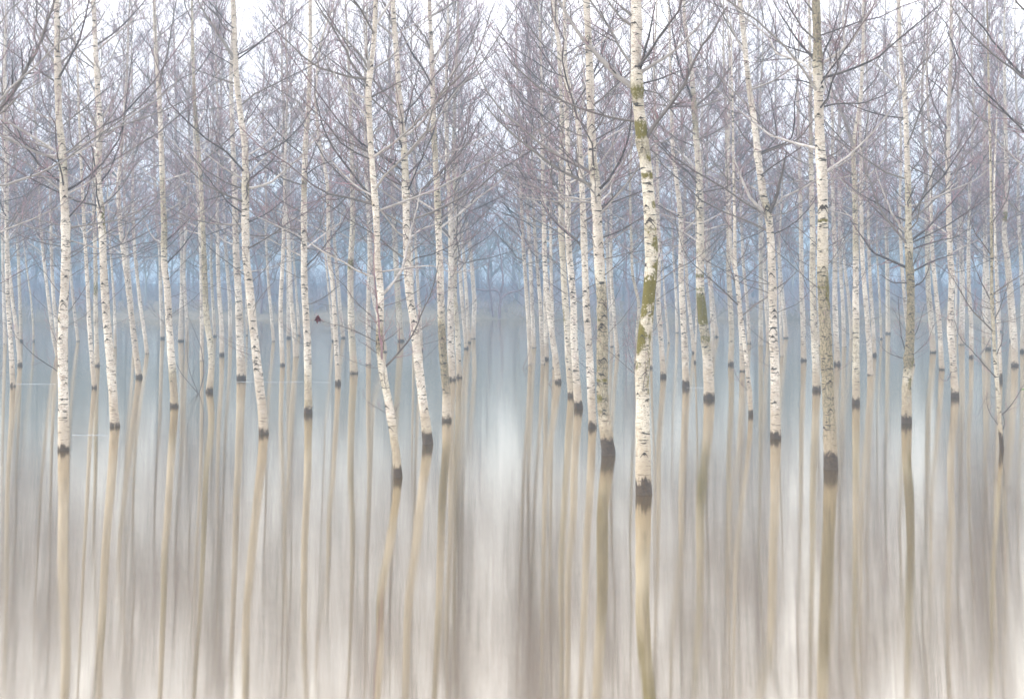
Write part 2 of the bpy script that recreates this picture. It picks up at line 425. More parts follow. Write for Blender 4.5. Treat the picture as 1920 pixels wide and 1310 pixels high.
GROUP = "birches standing in the flood water"
TREES = []
def tree(key, fy, w, pts, limbs=(), style="", moss=(), n=None, Ht=None, zlo=None, spread=None, taper=.8, tide=None,
         grime=None, name="birch_tree", hidden=False, scars=()):
    """one tree: Empty at the foot > trunk, each traced bough, crown of the remaining boughs and twigs"""
    d = depth(fy); near = d < 62
    pts = [(pts[0][0], fy)] + [p for p in pts[1:]]
    Ht = Ht or max(15.5, 3.2 + .205 * d) + rng.random() * 2.2
    Z, X, Y, x0 = trunk_line(pts, d, Ht)
    r0 = w * .93 / 2 / F * d
    rs = np.clip(1 - Z.clip(0) / (Ht + .8), .02, 1) ** taper
    r = r0 * rs * (1 + .12 * np.exp(-Z.clip(0) / .25)) + .004
    T = dict(Z=Z, X=X, Y=Y, r=r)
    def zy(py): return H0 + (HY - py) / F * d
    g = np.zeros(len(Z))
    base_g = {"": .06, "g": .34, "b": .58, "d": .8}[style]
    g += base_g * (.8 + .2 * np.sin(Z * 1.1 + rng.random() * 6))
    for (ya, yb, st) in (grime or ()):
        za, zb = sorted((zy(ya), zy(yb)))
        g = np.maximum(g, st * np.clip(np.minimum(Z - za, zb - Z) / .7 + .5, 0, 1))
    T["grime"] = g
    T["moss"] = [(*sorted((zy(b_), zy(a))), sd, st) for (a, b_, sd, st) in moss]
    T["tide"] = (-.15 + rng.random() * .17 - (.09 if d > 62 else 0)) if tide is None else tide
    T["scars"] = [(zy(py), phi, s) for (py, phi, s) in scars]
    root = empty(name, (x0, d, 0)); root["_k"] = key
    for i in limbs:                                     # a swelling where a bough leaves
        zi = zy(i[0][0][1]); T["r"] = T["r"] * (1 + .09 * np.exp(-((Z - zi) / .13) ** 2))
    build_trunk(T, root, near)
    rmin = .0018 + d * .000018
    acc = Acc()
    lev = (15, 4, 1) if d < 45 else ((15, 4, 1) if d < 62 else (18, 5, 0))
    # boughs read off the photograph; each runs a little towards or away from the camera
    for li in limbs:
        pl, wpx, tn = li[0], li[1], (li[2] if len(li) > 2 else .45)
        k = 12
        pp = np.array(pl, float)
        s = np.r_[0, np.cumsum(np.hypot(*np.diff(pp, axis=0).T))]; L = s[-1] / F * d
        slope = rng.uniform(-.45, .45)
        W = np.array([w2(a, b_, d + slope * si / F * d) for (a, b_), si in zip(pp, s)])
        W[:, 0] -= x0; W[:, 1] -= d
        c = axis_at(T, W[0, 2]); W[:, 1] += c[1]; W[0, 0] = c[0]
        Pl = resample(W, k)
        Pl[2:-1] += rng.normal(size=(k - 3, 3)) * L * .004
        ra = wpx / 2 / F * d * 1.1
        Rl = ra * (1 - .7 * np.linspace(0, 1, k)) ; Rl[0] *= 1.3
        one = Acc(); one.add(Pl[None], Rl[None], 7, np.full((1, k), tn))
        one.build("bough", M_TWIG, root)
        add_twigs(acc, Pl[None], Rl[None], rmin, (int(5 + 4.5 * L), lev[1], lev[2]), tint0=min(.8, tn + .2))
    if n is None and 800 < pts[0][0] < 1080 and d > 55: n = 62       # the alley trees reach for the light over the gap
    n = n if n is not None else (28 if d < 50 else (38 if d < 75 else 98))
    if n:
        zl = zlo if zlo is not None else 4.1 + rng.random() * 1.6
        P, Rd = limb_curves(T, n, zl, Ht, spread or (6.3 if 800 < pts[0][0] < 1150 and d > 40 else 5.0 + rng.random() * 1.4))
        tl = rng.choice([.02, .12, .3, .5], size=(n, 1)) + np.linspace(0, .4, P.shape[1])[None]
        acc.add(P, Rd.clip(rmin), 5, tl.clip(0, 1))
        add_twigs(acc, P, Rd, rmin, lev)
        if d < 75:                                      # a few thin low shoots under the crown
            m_ = 10; zs = 1.7 + rng.random(m_) * 3.0; k = 8; c = axis_at(T, zs); az = rng.random(m_) * 6.28; e0 = R(1) * rng.uniform(5, 40, m_)
            L = (.7 + rng.random(m_) * 1.9) * np.clip(zs / 4, .5, 1); s_ = np.linspace(0, 1, k); e = e0[:, None] + R(22) * s_[None]
            ds = (L / (k - 1))[:, None]; z0_ = np.zeros((m_, 1))
            h_ = np.concatenate([z0_, np.cumsum(np.cos(e[:, 1:]) * ds, 1)], 1); v_ = np.concatenate([z0_, np.cumsum(np.sin(e[:, 1:]) * ds, 1)], 1)
            P = np.stack([h_ * np.cos(az)[:, None], h_ * np.sin(az)[:, None], v_], -1) + c[:, None, :]
            P[:, 1:] += np.cumsum(rng.normal(size=(m_, k - 1, 3)), 1) * (L / 80)[:, None, None]
            Rd = (.0035 * L + .003)[:, None] * (1 - .7 * s_[None])
            acc.add(P, Rd.clip(rmin), 4, np.broadcast_to(.35 + .4 * s_[None], Rd.shape))
            add_twigs(acc, P, Rd, rmin, (6, 2), tint0=.7)
    if acc.n: acc.build("crown", M_TWIG, root)
    TREES.append(dict(root=root, key=key, x=pts[0][0], fy=fy, w=w, style=style, moss=bool(moss), hidden=hidden, T=T, d=d, x0=x0,
                      lean=(pts[-1][0] - pts[0][0]) / max(pts[0][1] - pts[-1][1], 1)))
    return T

# ---- front trees, read off the photograph (pixel traces become metres at each tree's own distance)
PALE, DARK = .09, .6
tree("M1", 844, 21, [(119, 844), (118.5, 752), (116, 672), (116, 599), (118.5, 528), (120, 480), (119, 420), (115, 363), (114, 324), (111, 267), (105, 229), (103, 153), (102, 76), (101, 0)],
     limbs=[([(103, 124), (93, 110), (72, 76), (50, 42), (23, 8), (8, -20)], 5, .3), ([(104, 122), (126, 99), (153, 72), (179, 42), (202, 4)], 4, .3),
            ([(99, 154), (76, 137), (38, 111), (0, 82), (-40, 60)], 3), ([(109, 311), (84, 292), (50, 275), (23, 252), (0, 229), (-30, 190)], 4, DARK),
            ([(111, 343), (88, 328), (65, 305), (38, 267), (19, 221), (0, 172)], 4, DARK), ([(118, 359), (141, 345), (168, 328), (198, 294), (221, 260), (229, 229), (244, 99)], 4, DARK),
            ([(121, 414), (141, 389), (160, 366), (168, 328), (172, 280)], 3, DARK), ([(122, 427), (160, 422), (198, 416), (244, 401), (290, 378), (324, 359), (355, 328)], 3.5, .3),
            ([(119, 424), (76, 414), (38, 405), (0, 393)], 2.2), ([(116, 464), (72, 454), (38, 443), (10, 425)], 2), ([(117, 700), (104, 696), (84, 680), (64, 669), (32, 634), (19, 615)], 2, DARK),
            ([(118, 660), (104, 640), (92, 610), (84, 590)], 1.6), ([(118, 600), (135, 572), (155, 545), (168, 520)], 1.6)],
     grime=[(330, 290, .5), (270, 250, .4)], moss=[(605, 590, -1, .5), (640, 628, -1, .45)], scars=[(562, -.1, 1.2), (600, -.7, 1), (632, -.4, 1)])
tree("M2", 799, 18, [(215.5, 799), (211.7, 737), (207, 672), (200.4, 608), (196, 544), (193, 496), (191, 439), (186, 382), (181, 324), (183, 286), (185, 229), (179, 153), (175, 76), (172, 0)],
     limbs=[([(187, 227), (198, 206), (214, 179), (225, 150)], 5, PALE), ([(180, 96), (206, 69), (244, 38), (275, 4)], 4, PALE), ([(183, 240), (168, 229), (137, 206), (115, 187)], 3.5, .3),
            ([(187, 347), (179, 328), (172, 286), (160, 237), (153, 191)], 3, DARK), ([(189, 343), (202, 324), (214, 298), (229, 248), (233, 191)], 3.5, DARK),
            ([(190, 385), (206, 374), (237, 336), (263, 290)], 3), ([(188, 392), (160, 400), (130, 401), (100, 390)], 2.5, .2), ([(192, 440), (220, 425), (260, 410), (300, 400)], 2),
            ([(180, 130), (150, 112), (120, 90), (95, 60)], 2.5)],
     moss=[(455, 360, 1, .5), (500, 470, -1, .4)], scars=[(530, -.3, 1.3), (565, -.3, 1.2), (584, -.1, 1.1), (610, -.1, 1.1), (634, 0, 1.1)])
tree("M3", 762, 15.5, [(327, 762), (325, 720), (321, 672), (316, 602), (313, 544), (306, 496), (306, 420), (303, 363), (301, 305), (299, 248), (296, 172), (291, 114), (288, 38), (287, 0)],
     limbs=[([(297, 160), (313, 95), (324, 19), (330, -10)], 4, .35), ([(294, 164), (267, 137), (244, 107), (229, 92)], 3), ([(303, 263), (275, 240), (244, 218)], 3),
            ([(310, 455), (332, 431), (355, 408), (374, 378)], 3, DARK), ([(310, 498), (332, 473), (359, 439), (378, 405)], 3, DARK), ([(302, 180), (330, 150), (370, 130), (400, 90)], 2.5)],
     grime=[(800, 690, .7), (320, 480, .5)], moss=[(460, 420, 1, .3)])
tree("M4", 813, 18.5, [(495, 813), (490, 753), (483.6, 698), (477, 640), (471, 586), (466, 528), (460, 490), (458, 420), (458, 363), (458, 324), (457, 267), (450, 229), (441, 153), (438, 95), (437, 38), (434, 0)],
     limbs=[([(437, 112), (424, 88), (405, 57), (382, 23), (368, 0), (355, -25)], 7, .25), ([(433, 156), (405, 145), (366, 130), (340, 110)], 3), ([(445, 103), (464, 90), (480, 80), (500, 65), (520, 40)], 3),
            ([(460, 340), (480, 324), (510, 300), (530, 260)], 3.5, DARK), ([(458, 378), (427, 368), (401, 355), (366, 332), (336, 298), (305, 263)], 4, .35), ([(456, 401), (431, 385), (401, 351), (382, 324), (355, 290)], 3, DARK),
            ([(456, 355), (424, 343), (390, 324), (366, 301), (340, 270)], 3), ([(456, 338), (416, 313), (382, 286), (366, 267)], 4, PALE), ([(464, 418), (490, 405), (520, 385), (555, 350)], 2.5, DARK),
            ([(463, 352), (485, 351), (518, 332), (556, 298), (583, 267), (606, 246)], 4.5, PALE), ([(463, 440), (500, 442), (540, 430), (575, 410)], 2.2)],
     moss=[(380, 330, 1, .4), (500, 440, -1, .3)], grime=[(375, 320, .4)], scars=[(493, -.5, 1.2), (648, 0, 1.3), (680, 0, 1)])
tree("M5", 775, 15.5, [(578, 775), (577.5, 704), (576.6, 640), (573.4, 576), (571, 528), (571, 496), (571, 420), (571, 363), (573.5, 267), (579, 210), (582, 114), (582, 0)],
     limbs=[([(582, 120), (600, 95), (618, 60), (632, 10)], 3, .3), ([(572, 400), (550, 390), (520, 372), (495, 350)], 2.4), ([(574, 330), (600, 310), (630, 300), (660, 270)], 2.4, DARK),
            ([(573, 466), (610, 470), (660, 500), (700, 515)], 2), ([(578, 230), (560, 200), (545, 160)], 2.5, .2)],
     grime=[(775, 690, .45), (360, 340, .9)], moss=[(765, 745, 0, .5)])
tree("M6", 894, 16, [(747, 894), (742, 845), (735, 796), (726, 740), (715.5, 694), (710, 638), (712, 585), (712, 533), (706, 496), (705, 420), (700.6, 363), (694, 286), (690, 210), (688, 160), (692, 134), (699.5, 76), (703, 0)],
     limbs=[([(684, 157), (663, 126), (644, 88), (625, 53), (606, 27), (591, 0), (580, -20)], 5.5, .35), ([(686, 146), (633, 139), (606, 130), (568, 107), (537, 80), (514, 50), (480, 8)], 4.5, .35),
            ([(684, 186), (656, 168), (629, 145), (602, 107), (580, 60)], 3.5, PALE), ([(689, 132), (671, 95), (644, 69), (617, 42), (590, 10)], 4.5, .3), ([(695, 130), (724, 111), (755, 84), (778, 57), (804, 31), (850, 0)], 3.5, .2),
            ([(692, 182), (724, 164), (755, 149), (785, 130), (808, 118)], 3), ([(690, 136), (685, 90), (686, 40), (688, 0)], 6, PALE), ([(703, 386), (694, 363), (663, 332), (633, 290), (606, 248), (591, 191), (587, 126)], 5, DARK),
            ([(688, 221), (652, 179), (625, 137), (610, 100)], 3.5, PALE), ([(693, 286), (652, 267), (621, 248), (572, 240)], 3), ([(701, 368), (663, 347), (633, 317), (606, 282), (580, 250)], 3.5, PALE),
            ([(706, 522), (670, 510), (652, 496), (606, 473), (556, 439), (518, 424), (480, 406)], 3.5, PALE), ([(708, 645), (680, 628), (640, 612), (600, 603), (587, 596)], 2, .5),
            ([(716, 556), (742, 526), (756, 500), (765, 450), (774, 416), (789, 351)], 6, PALE), ([(750, 510), (787, 499), (816, 499), (850, 512), (890, 505)], 3, PALE),
            ([(722, 694), (714, 655), (709, 613), (704, 560), (701, 490), (699, 440)], 4, .85), ([(722, 693), (745, 666), (773, 631), (794, 578), (816, 533), (822, 490)], 4, .45),
            ([(712, 668), (690, 650), (672, 640)], 1.8), ([(714, 645), (735, 630), (752, 615)], 1.8), ([(728, 780), (712, 768), (690, 755), (678, 738)], 1.5, .4), ([(730, 780), (742, 770), (749, 755)], 1.5),
            ([(690, 250), (720, 230), (760, 215), (800, 215)], 2.5, .2)],
     grime=[(900, 800, .55), (740, 690, .45), (660, 618, .95)], scars=[(632, .1, 1.8), (641, -.3, 1.4)], tide=.0)
tree("M7", 832, 19, [(803, 832), (796, 778), (789, 726), (782, 662), (775, 603), (766, 550), (762, 496), (760.5, 439), (759.4, 363), (755.6, 267), (751, 229), (745, 172), (743, 114), (737.6, 57), (734, 0)],
     limbs=[([(738, 60), (732, 38), (720, 15), (709, -4)], 5, .3), ([(744, 179), (728, 156), (709, 141), (697, 126)], 3.5, .2), ([(756, 255), (781, 237), (800, 214), (816, 187), (839, 153), (858, 111)], 5, PALE),
            ([(754, 245), (762, 214), (774, 160), (789, 107), (793, 76)], 3.5, DARK), ([(757, 284), (747, 263), (728, 218), (713, 172)], 4, DARK), ([(760, 346), (781, 320), (812, 301), (846, 282), (885, 263), (919, 248), (953, 229)], 4, .12),
            ([(756, 306), (724, 294), (701, 275)], 3), ([(758, 348), (728, 336), (705, 313), (690, 290)], 3.5), ([(762, 365), (774, 330), (792, 290), (800, 240)], 3, DARK), ([(738, 60), (765, 45), (800, 28), (835, 5)], 3, .15)],
     moss=[(385, 355, 0, .35), (430, 405, 0, .3)], grime=[(835, 790, .5), (350, 250, .3)], scars=[(570, .0, 1.4), (600, .1, 1.2), (420, 0, 1.3)], tide=.08)
tree("M8", 789, 17, [(837.7, 789), (836.6, 726), (831, 673), (828, 620), (826, 550), (824.5, 496), (821.6, 420), (819, 343), (814, 267), (812, 191), (810, 114), (805, 0)],
     limbs=[([(810, 98), (797, 69), (774, 42), (755, 4)], 4, .35), ([(812, 112), (839, 76), (865, 42), (900, 8)], 4, .3), ([(818, 335), (846, 300), (870, 260), (878, 200)], 3.5, DARK),
            ([(822, 384), (850, 366), (892, 340), (919, 301), (946, 252), (957, 229)], 4, .35), ([(823, 412), (843, 397), (869, 363), (900, 330)], 3), ([(812, 250), (790, 225), (765, 200)], 3), ([(814, 200), (840, 170), (880, 150), (930, 120)], 3)],
     grime=[(745, 600, .85), (310, 230, .5), (420, 330, .4)])
tree("T48", 766, 15.5, [(1085, 766), (1080.6, 708), (1076, 638), (1075.7, 568), (1067.6, 480), (1064, 430), (1065, 382), (1066, 300), (1062, 200), (1060, 100), (1058, 0)],
     limbs=[([(1066, 400), (1040, 370), (1010, 340), (985, 300)], 3), ([(1066, 330), (1090, 300), (1110, 262)], 3)], scars=[(555, 0, 1.2)])
tree("T49", 801, 16, [(1111, 801), (1108, 726), (1104.5, 656), (1099, 578), (1097, 515), (1095.7, 490), (1093.6, 420), (1091, 363), (1088, 305), (1084, 229), (1070, 183), (1055, 114), (1042, 57), (1036, 0)],
     limbs=[([(1092, 460), (1067, 443), (1036, 412), (1017, 385), (1000, 350)], 3.5, DARK), ([(1084, 232), (1092, 200), (1094, 150), (1092, 100)], 6, PALE), ([(1084, 240), (1100, 205), (1115, 170)], 3), ([(1088, 320), (1060, 290), (1030, 262), (1000, 240)], 3)],
     scars=[(544, -.3, 1.2), (572, -.1, 1.2), (600, 0, 1.2)])
tree("M9", 853, 25, [(1141, 853), (1136, 806), (1129.8, 761), (1129, 691), (1129.8, 620), (1128, 550), (1123, 490), (1120, 420), (1116.5, 343), (1111, 305), (1108, 229), (1106, 153), (1103, 76), (1099, 0)], style="",
     limbs=[([(1118, 361), (1139, 340), (1166, 298), (1181, 252), (1185, 191)], 5.5, DARK), ([(1122, 390), (1170, 372), (1204, 359), (1240, 330)], 3, DARK),
            ([(1112, 326), (1074, 305), (1036, 286), (1006, 260), (979, 240), (950, 218), (915, 175), (890, 120)], 6.5, .3), ([(1116, 351), (1074, 332), (1036, 313), (1006, 286), (960, 252), (930, 222), (905, 190)], 6.5, .3),
            ([(1118, 380), (1067, 378), (1017, 376), (960, 368)], 3.5, .2), ([(1122, 449), (1166, 431), (1204, 408), (1235, 380)], 3, DARK), ([(1106, 160), (1125, 130), (1150, 110), (1165, 70)], 3.5), ([(1110, 250), (1085, 225), (1060, 210)], 3)],
     grime=[(853, 800, 1.0), (800, 520, .62), (335, 300, .6)], moss=[(700, 684, -1, .5), (720, 705, 0, .5), (760, 735, -1, .65), (780, 764, -1, .6), (612, 590, -1, .4)],
     scars=[(567, 0, 1.7), (590, .3, 1.4), (605, -.2, 1.5), (670, .2, 1.5)], tide=.16)
tree("M10", 926, 30, [(1207, 926), (1205.6, 831), (1205, 761), (1204.5, 691), (1208, 638), (1214, 585), (1219.7, 533), (1223, 485), (1221.5, 439), (1217.6, 363), (1212, 305), (1204, 248), (1198.5, 191), (1195, 153), (1195, 76), (1195, 0)],
     limbs=[([(1190, 166), (1170, 149), (1139, 118), (1113, 95), (1090, 65), (1071, 34), (1048, 0), (1036, -25)], 11, .25), ([(1192, 49), (1166, 31), (1143, 0), (1130, -20)], 5.5, .3), ([(1192, 32), (1170, 12), (1150, -5)], 5.5, .3),
            ([(1200, 138), (1227, 118), (1265, 95), (1288, 73), (1315, 42), (1342, 8)], 7, .15), ([(1210, 266), (1223, 240), (1250, 210), (1273, 179), (1292, 141), (1307, 99), (1342, 50), (1365, 11)], 8, .42),
            ([(1199, 143), (1208, 107), (1223, 46), (1231, 0)], 6, DARK), ([(1196, 227), (1139, 218), (1094, 204), (1044, 183), (998, 153), (960, 118), (930, 70)], 4.5, .4), ([(1203, 157), (1242, 145), (1277, 130), (1320, 120)], 3.5, DARK),
            ([(1200, 165), (1230, 170), (1262, 190), (1290, 200)], 2.5), ([(1206, 270), (1250, 300), (1300, 310)], 2)],
     moss=[(665, 598, -1, .95), (575, 515, 0, 1.0), (600, 570, -1, .8), (660, 610, 1, .45), (520, 480, 1, .6), (480, 440, 1, .75), (440, 425, 0, .6), (400, 372, 1, .6), (338, 320, 0, .7), (303, 285, 1, .85), (262, 222, 0, .75), (190, 150, 0, .6), (840, 765, 1, .3), (800, 590, 1, .42), (700, 670, -1, .5), (615, 560, 1, .6), (720, 600, 1, .35)],
     grime=[(540, 330, .33), (320, 230, .55), (200, 150, .65), (926, 560, .3)], scars=[(412, -.3, 1.6), (408, -.1, 1.2)], tide=.05, Ht=21)
tree("M11", 748, 21, [(1330, 748), (1327.7, 688), (1323, 640), (1316.5, 592), (1311.7, 528), (1313, 485), (1313, 420), (1311, 324), (1305, 248), (1301.6, 191), (1296, 114), (1284, 38), (1283, 0)],
     limbs=[([(1301, 195), (1284, 153), (1269, 103), (1261, 50), (1255, 0)], 4.5, DARK), ([(1302, 200), (1342, 168), (1365, 134), (1384, 99), (1410, 76)], 5, .35), ([(1303, 204), (1361, 183), (1403, 168), (1440, 149), (1480, 130)], 4, .15),
            ([(1302, 198), (1265, 200), (1227, 195), (1190, 188)], 4, .45), ([(1287, 45), (1305, 20), (1318, -10)], 3), ([(1306, 262), (1340, 250), (1375, 225), (1400, 190)], 3)],
     moss=[(612, 545, 0, 1.0), (524, 512, 0, .7), (545, 535, 0, .55), (645, 625, 0, .5), (480, 462, -1, .5)], grime=[(660, 600, .6), (560, 250, .25), (260, 170, .6)], tide=-.03)
tree("M12", 822, 19.5, [(1454.7, 822), (1452.8, 752), (1453.5, 688), (1449.6, 624), (1449.6, 560), (1448, 500), (1446, 440), (1442, 400), (1433, 370), (1424, 305), (1416, 229), (1404.6, 153), (1397, 76), (1391, 19), (1388, 0)],
     limbs=[([(1445, 404), (1452, 380), (1459, 363), (1466, 330), (1474, 296), (1477, 285)], 8, .45), ([(1477, 288), (1488, 262), (1491, 240), (1492, 190), (1500, 140)], 4, DARK), ([(1477, 290), (1500, 262), (1525, 225), (1560, 180)], 4, .4),
            ([(1474, 296), (1460, 255), (1450, 200), (1440, 150)], 3, DARK), ([(1423, 284), (1391, 248), (1372, 214)], 3.5), ([(1440, 398), (1407, 374), (1395, 343), (1380, 305), (1368, 267)], 6, PALE),
            ([(1394, 36), (1380, 8), (1374, -11)], 5, .3), ([(1454, 546), (1475, 528), (1495, 509)], 2.5), ([(1472, 345), (1510, 338), (1540, 345)], 2.4, .2), ([(1452, 556), (1438, 558), (1415, 573), (1393, 592)], 2.3, .3)],
     scars=[(512, -.4, 1.5), (580, .2, 1.4), (613, -.2, 1.8), (637, .4, 1), (385, 0, 2.2), (392, -.4, 1.8)], grime=[(402, 380, .8)], tide=-.05)
tree("M13", 879, 26, [(1558, 879), (1556.4, 817), (1553.8, 753), (1550.6, 672), (1547.4, 608), (1544, 544), (1542.3, 496), (1543, 420), (1542, 343), (1537, 267), (1534.7, 191), (1533.5, 114), (1531.6, 38), (1530, 0)],
     limbs=[([(1530, 120), (1505, 88), (1478, 50), (1448, 0)], 5, DARK), ([(1530, 106), (1516, 101), (1482, 90), (1440, 69)], 3.5, DARK), ([(1536, 122), (1573, 101), (1600, 76), (1619, 38), (1646, 0)], 6, .1),
            ([(1537, 149), (1585, 134), (1619, 122), (1654, 103), (1684, 73), (1722, 46), (1764, 8)], 5, DARK), ([(1536, 120), (1545, 100), (1562, 61), (1574, 15)], 4, DARK), ([(1537, 202), (1570, 195), (1612, 195), (1654, 183), (1688, 156)], 3.5, DARK),
            ([(1533, 160), (1501, 151), (1451, 149)], 3, DARK), ([(1531, 30), (1512, 5), (1500, -15)], 4), ([(1542, 340), (1580, 332), (1620, 330), (1650, 320)], 2.5, .15), ([(1541, 300), (1570, 285), (1595, 262)], 3)],
     moss=[(600, 500, 1, .55), (545, 530, 0, .5), (252, 244, 0, .6), (279, 270, 0, .6), (418, 410, 0, .6), (475, 465, 0, .5), (700, 640, 1, .35), (850, 820, 1, .4)], grime=[(879, 500, .72), (500, 380, .25), (130, -10, .75), (30, -300, .8)], scars=[(385, -.3, 2), (385, .4, 1.6)], tide=.12, Ht=20)
tree("T75", 757, 15, [(1605, 757), (1604.4, 688), (1604.4, 624), (1603.5, 560), (1604, 496), (1603, 420), (1602, 343), (1598, 280), (1604, 240), (1612, 191), (1615.6, 114), (1616, 0)],
     limbs=[([(1598, 275), (1585, 229), (1570, 191), (1558, 168)], 8, .3), ([(1600, 286), (1570, 263), (1547, 248)], 3.5, .4), ([(1602, 370), (1630, 350), (1660, 320), (1690, 300)], 3, .35), ([(1613, 180), (1640, 150), (1660, 100)], 3),
            ([(1600, 330), (1570, 305), (1550, 285)], 3)], grime=[(757, 600, .4), (480, 250, .5)])
tree("M14", 793, 19, [(1700, 793), (1699.7, 752), (1699.4, 711), (1703.9, 666), (1705.5, 608), (1705.5, 544), (1702, 496), (1699.5, 439), (1698.8, 382), (1696.5, 324), (1693.8, 248), (1690, 172), (1681, 95), (1680.5, 38), (1678.5, 0)], taper=1.0,
     limbs=[([(1698, 460), (1677, 435), (1654, 405), (1631, 355), (1615, 305), (1612, 260)], 4.5, .3), ([(1697, 441), (1673, 408), (1654, 366), (1638, 317)], 4.5, PALE), ([(1701, 504), (1680, 494), (1654, 483), (1631, 473), (1615, 446), (1592, 412)], 5, DARK),
            ([(1703, 530), (1670, 530), (1648, 515)], 2.8, DARK), ([(1700, 454), (1738, 427), (1764, 397), (1791, 370), (1822, 328), (1852, 282)], 4.5, DARK), ([(1700, 470), (1745, 454), (1784, 447), (1815, 430)], 3.5, DARK),
            ([(1702, 511), (1728, 499), (1757, 485), (1790, 477)], 4, DARK), ([(1705, 540), (1728, 528), (1736, 512), (1742, 490)], 3, DARK), ([(1689, 174), (1654, 141), (1623, 114), (1585, 88)], 4, PALE), ([(1690, 166), (1722, 122), (1764, 84), (1790, 40)], 3.5, .35),
            ([(1700, 672), (1690, 640), (1686, 600), (1683, 555)], 2, DARK), ([(1708, 650), (1722, 610), (1733, 570)], 1.8, DARK), ([(1700, 673), (1670, 665), (1650, 650), (1643, 625)], 1.8, .4), ([(1707, 672), (1740, 640), (1752, 600), (1775, 598)], 1.6, .4),
            ([(1697, 330), (1722, 300), (1740, 262)], 3)],
     grime=[(700, 470, .9), (793, 700, .5), (470, 330, .45)], moss=[(745, 700, 1, .75), (700, 660, 1, .5)], tide=.02)
tree("T84", 745, 14.5, [(1791, 745), (1788, 688), (1782.4, 624), (1784, 570), (1787, 512), (1783.5, 490), (1782, 420), (1779.7, 343), (1779.7, 267), (1781.6, 191), (1785, 114), (1785, 0)],
     limbs=[([(1779, 244), (1757, 206), (1745, 164), (1740, 120)], 3.5, DARK), ([(1780, 330), (1822, 305), (1852, 279)], 3.5, DARK), ([(1779, 330), (1745, 290), (1722, 260)], 3.5, .4), ([(1781, 185), (1796, 140), (1790, 90), (1775, 40)], 3.5, DARK),
            ([(1786, 690), (1776, 715), (1765, 712), (1762, 700)], 1.5, DARK)])
tree("T63", 778, 9, [(1408, 778), (1406, 737), (1400, 672), (1392, 608), (1386, 560), (1380.6, 512), (1379, 480), (1379, 430), (1378, 382), (1376, 267), (1374, 170), (1372, 80)], style="", name="birch_sapling",
     limbs=[([(1387, 574), (1334, 525), (1300, 494), (1286, 480), (1271, 440), (1265, 400)], 2.5, .5), ([(1384, 535), (1404, 515), (1425, 495), (1440, 480)], 2.2, .5), ([(1391, 594), (1414, 573), (1440, 556)], 2.4, .4), ([(1384, 552), (1376, 520), (1366, 490), (1356, 465)], 2.4, .4),
            ([(1380, 500), (1400, 470), (1410, 430)], 2.2), ([(1404, 735), (1390, 720), (1378, 700), (1374, 680)], 1.3, .4), ([(1379, 440), (1360, 410), (1350, 370)], 2.2), ([(1386, 565), (1410, 540), (1420, 520)], 1.8), ([(1378, 400), (1395, 360), (1405, 310)], 2.2)],
     Ht=12, n=22, zlo=6, spread=1.8)
tree("T89", 842, 7.5, [(1878.6, 842), (1877, 820), (1875, 801), (1872, 737), (1865.8, 672), (1862.6, 608), (1859.4, 544), (1860, 490), (1858, 400), (1856, 300), (1852, 200), (1850, 100)], style="b", name="birch_sapling",
     limbs=[([(1878, 781), (1895, 762), (1911, 737), (1924, 712)], 2.4, .5), ([(1868, 710), (1834, 669), (1798, 631), (1790, 600)], 2.4, .5), ([(1874, 801), (1856, 775), (1849, 752), (1852, 738)], 2, .5), ([(1862, 622), (1821, 579), (1795, 535), (1779, 506)], 3, .4),
            ([(1860, 553), (1891, 531), (1925, 510)], 3, .35), ([(1860, 568), (1837, 522), (1821, 480)], 2.4, .5), ([(1865, 607), (1882, 560), (1895, 520)], 2, .5), ([(1866, 672), (1880, 640), (1882, 600)], 2, .5), ([(1877, 815), (1884, 795), (1881, 775)], 2, .6), ([(1862, 580), (1842, 575), (1830, 568)], 1.8),
            ([(1859, 480), (1830, 440), (1810, 390)], 2.4), ([(1858, 420), (1885, 380), (1900, 330)], 2.4), ([(1872, 745), (1850, 745), (1838, 768), (1835, 780)], 1.2, .4)],
     Ht=11, n=16, zlo=6, spread=1.7, tide=.15, taper=.6)

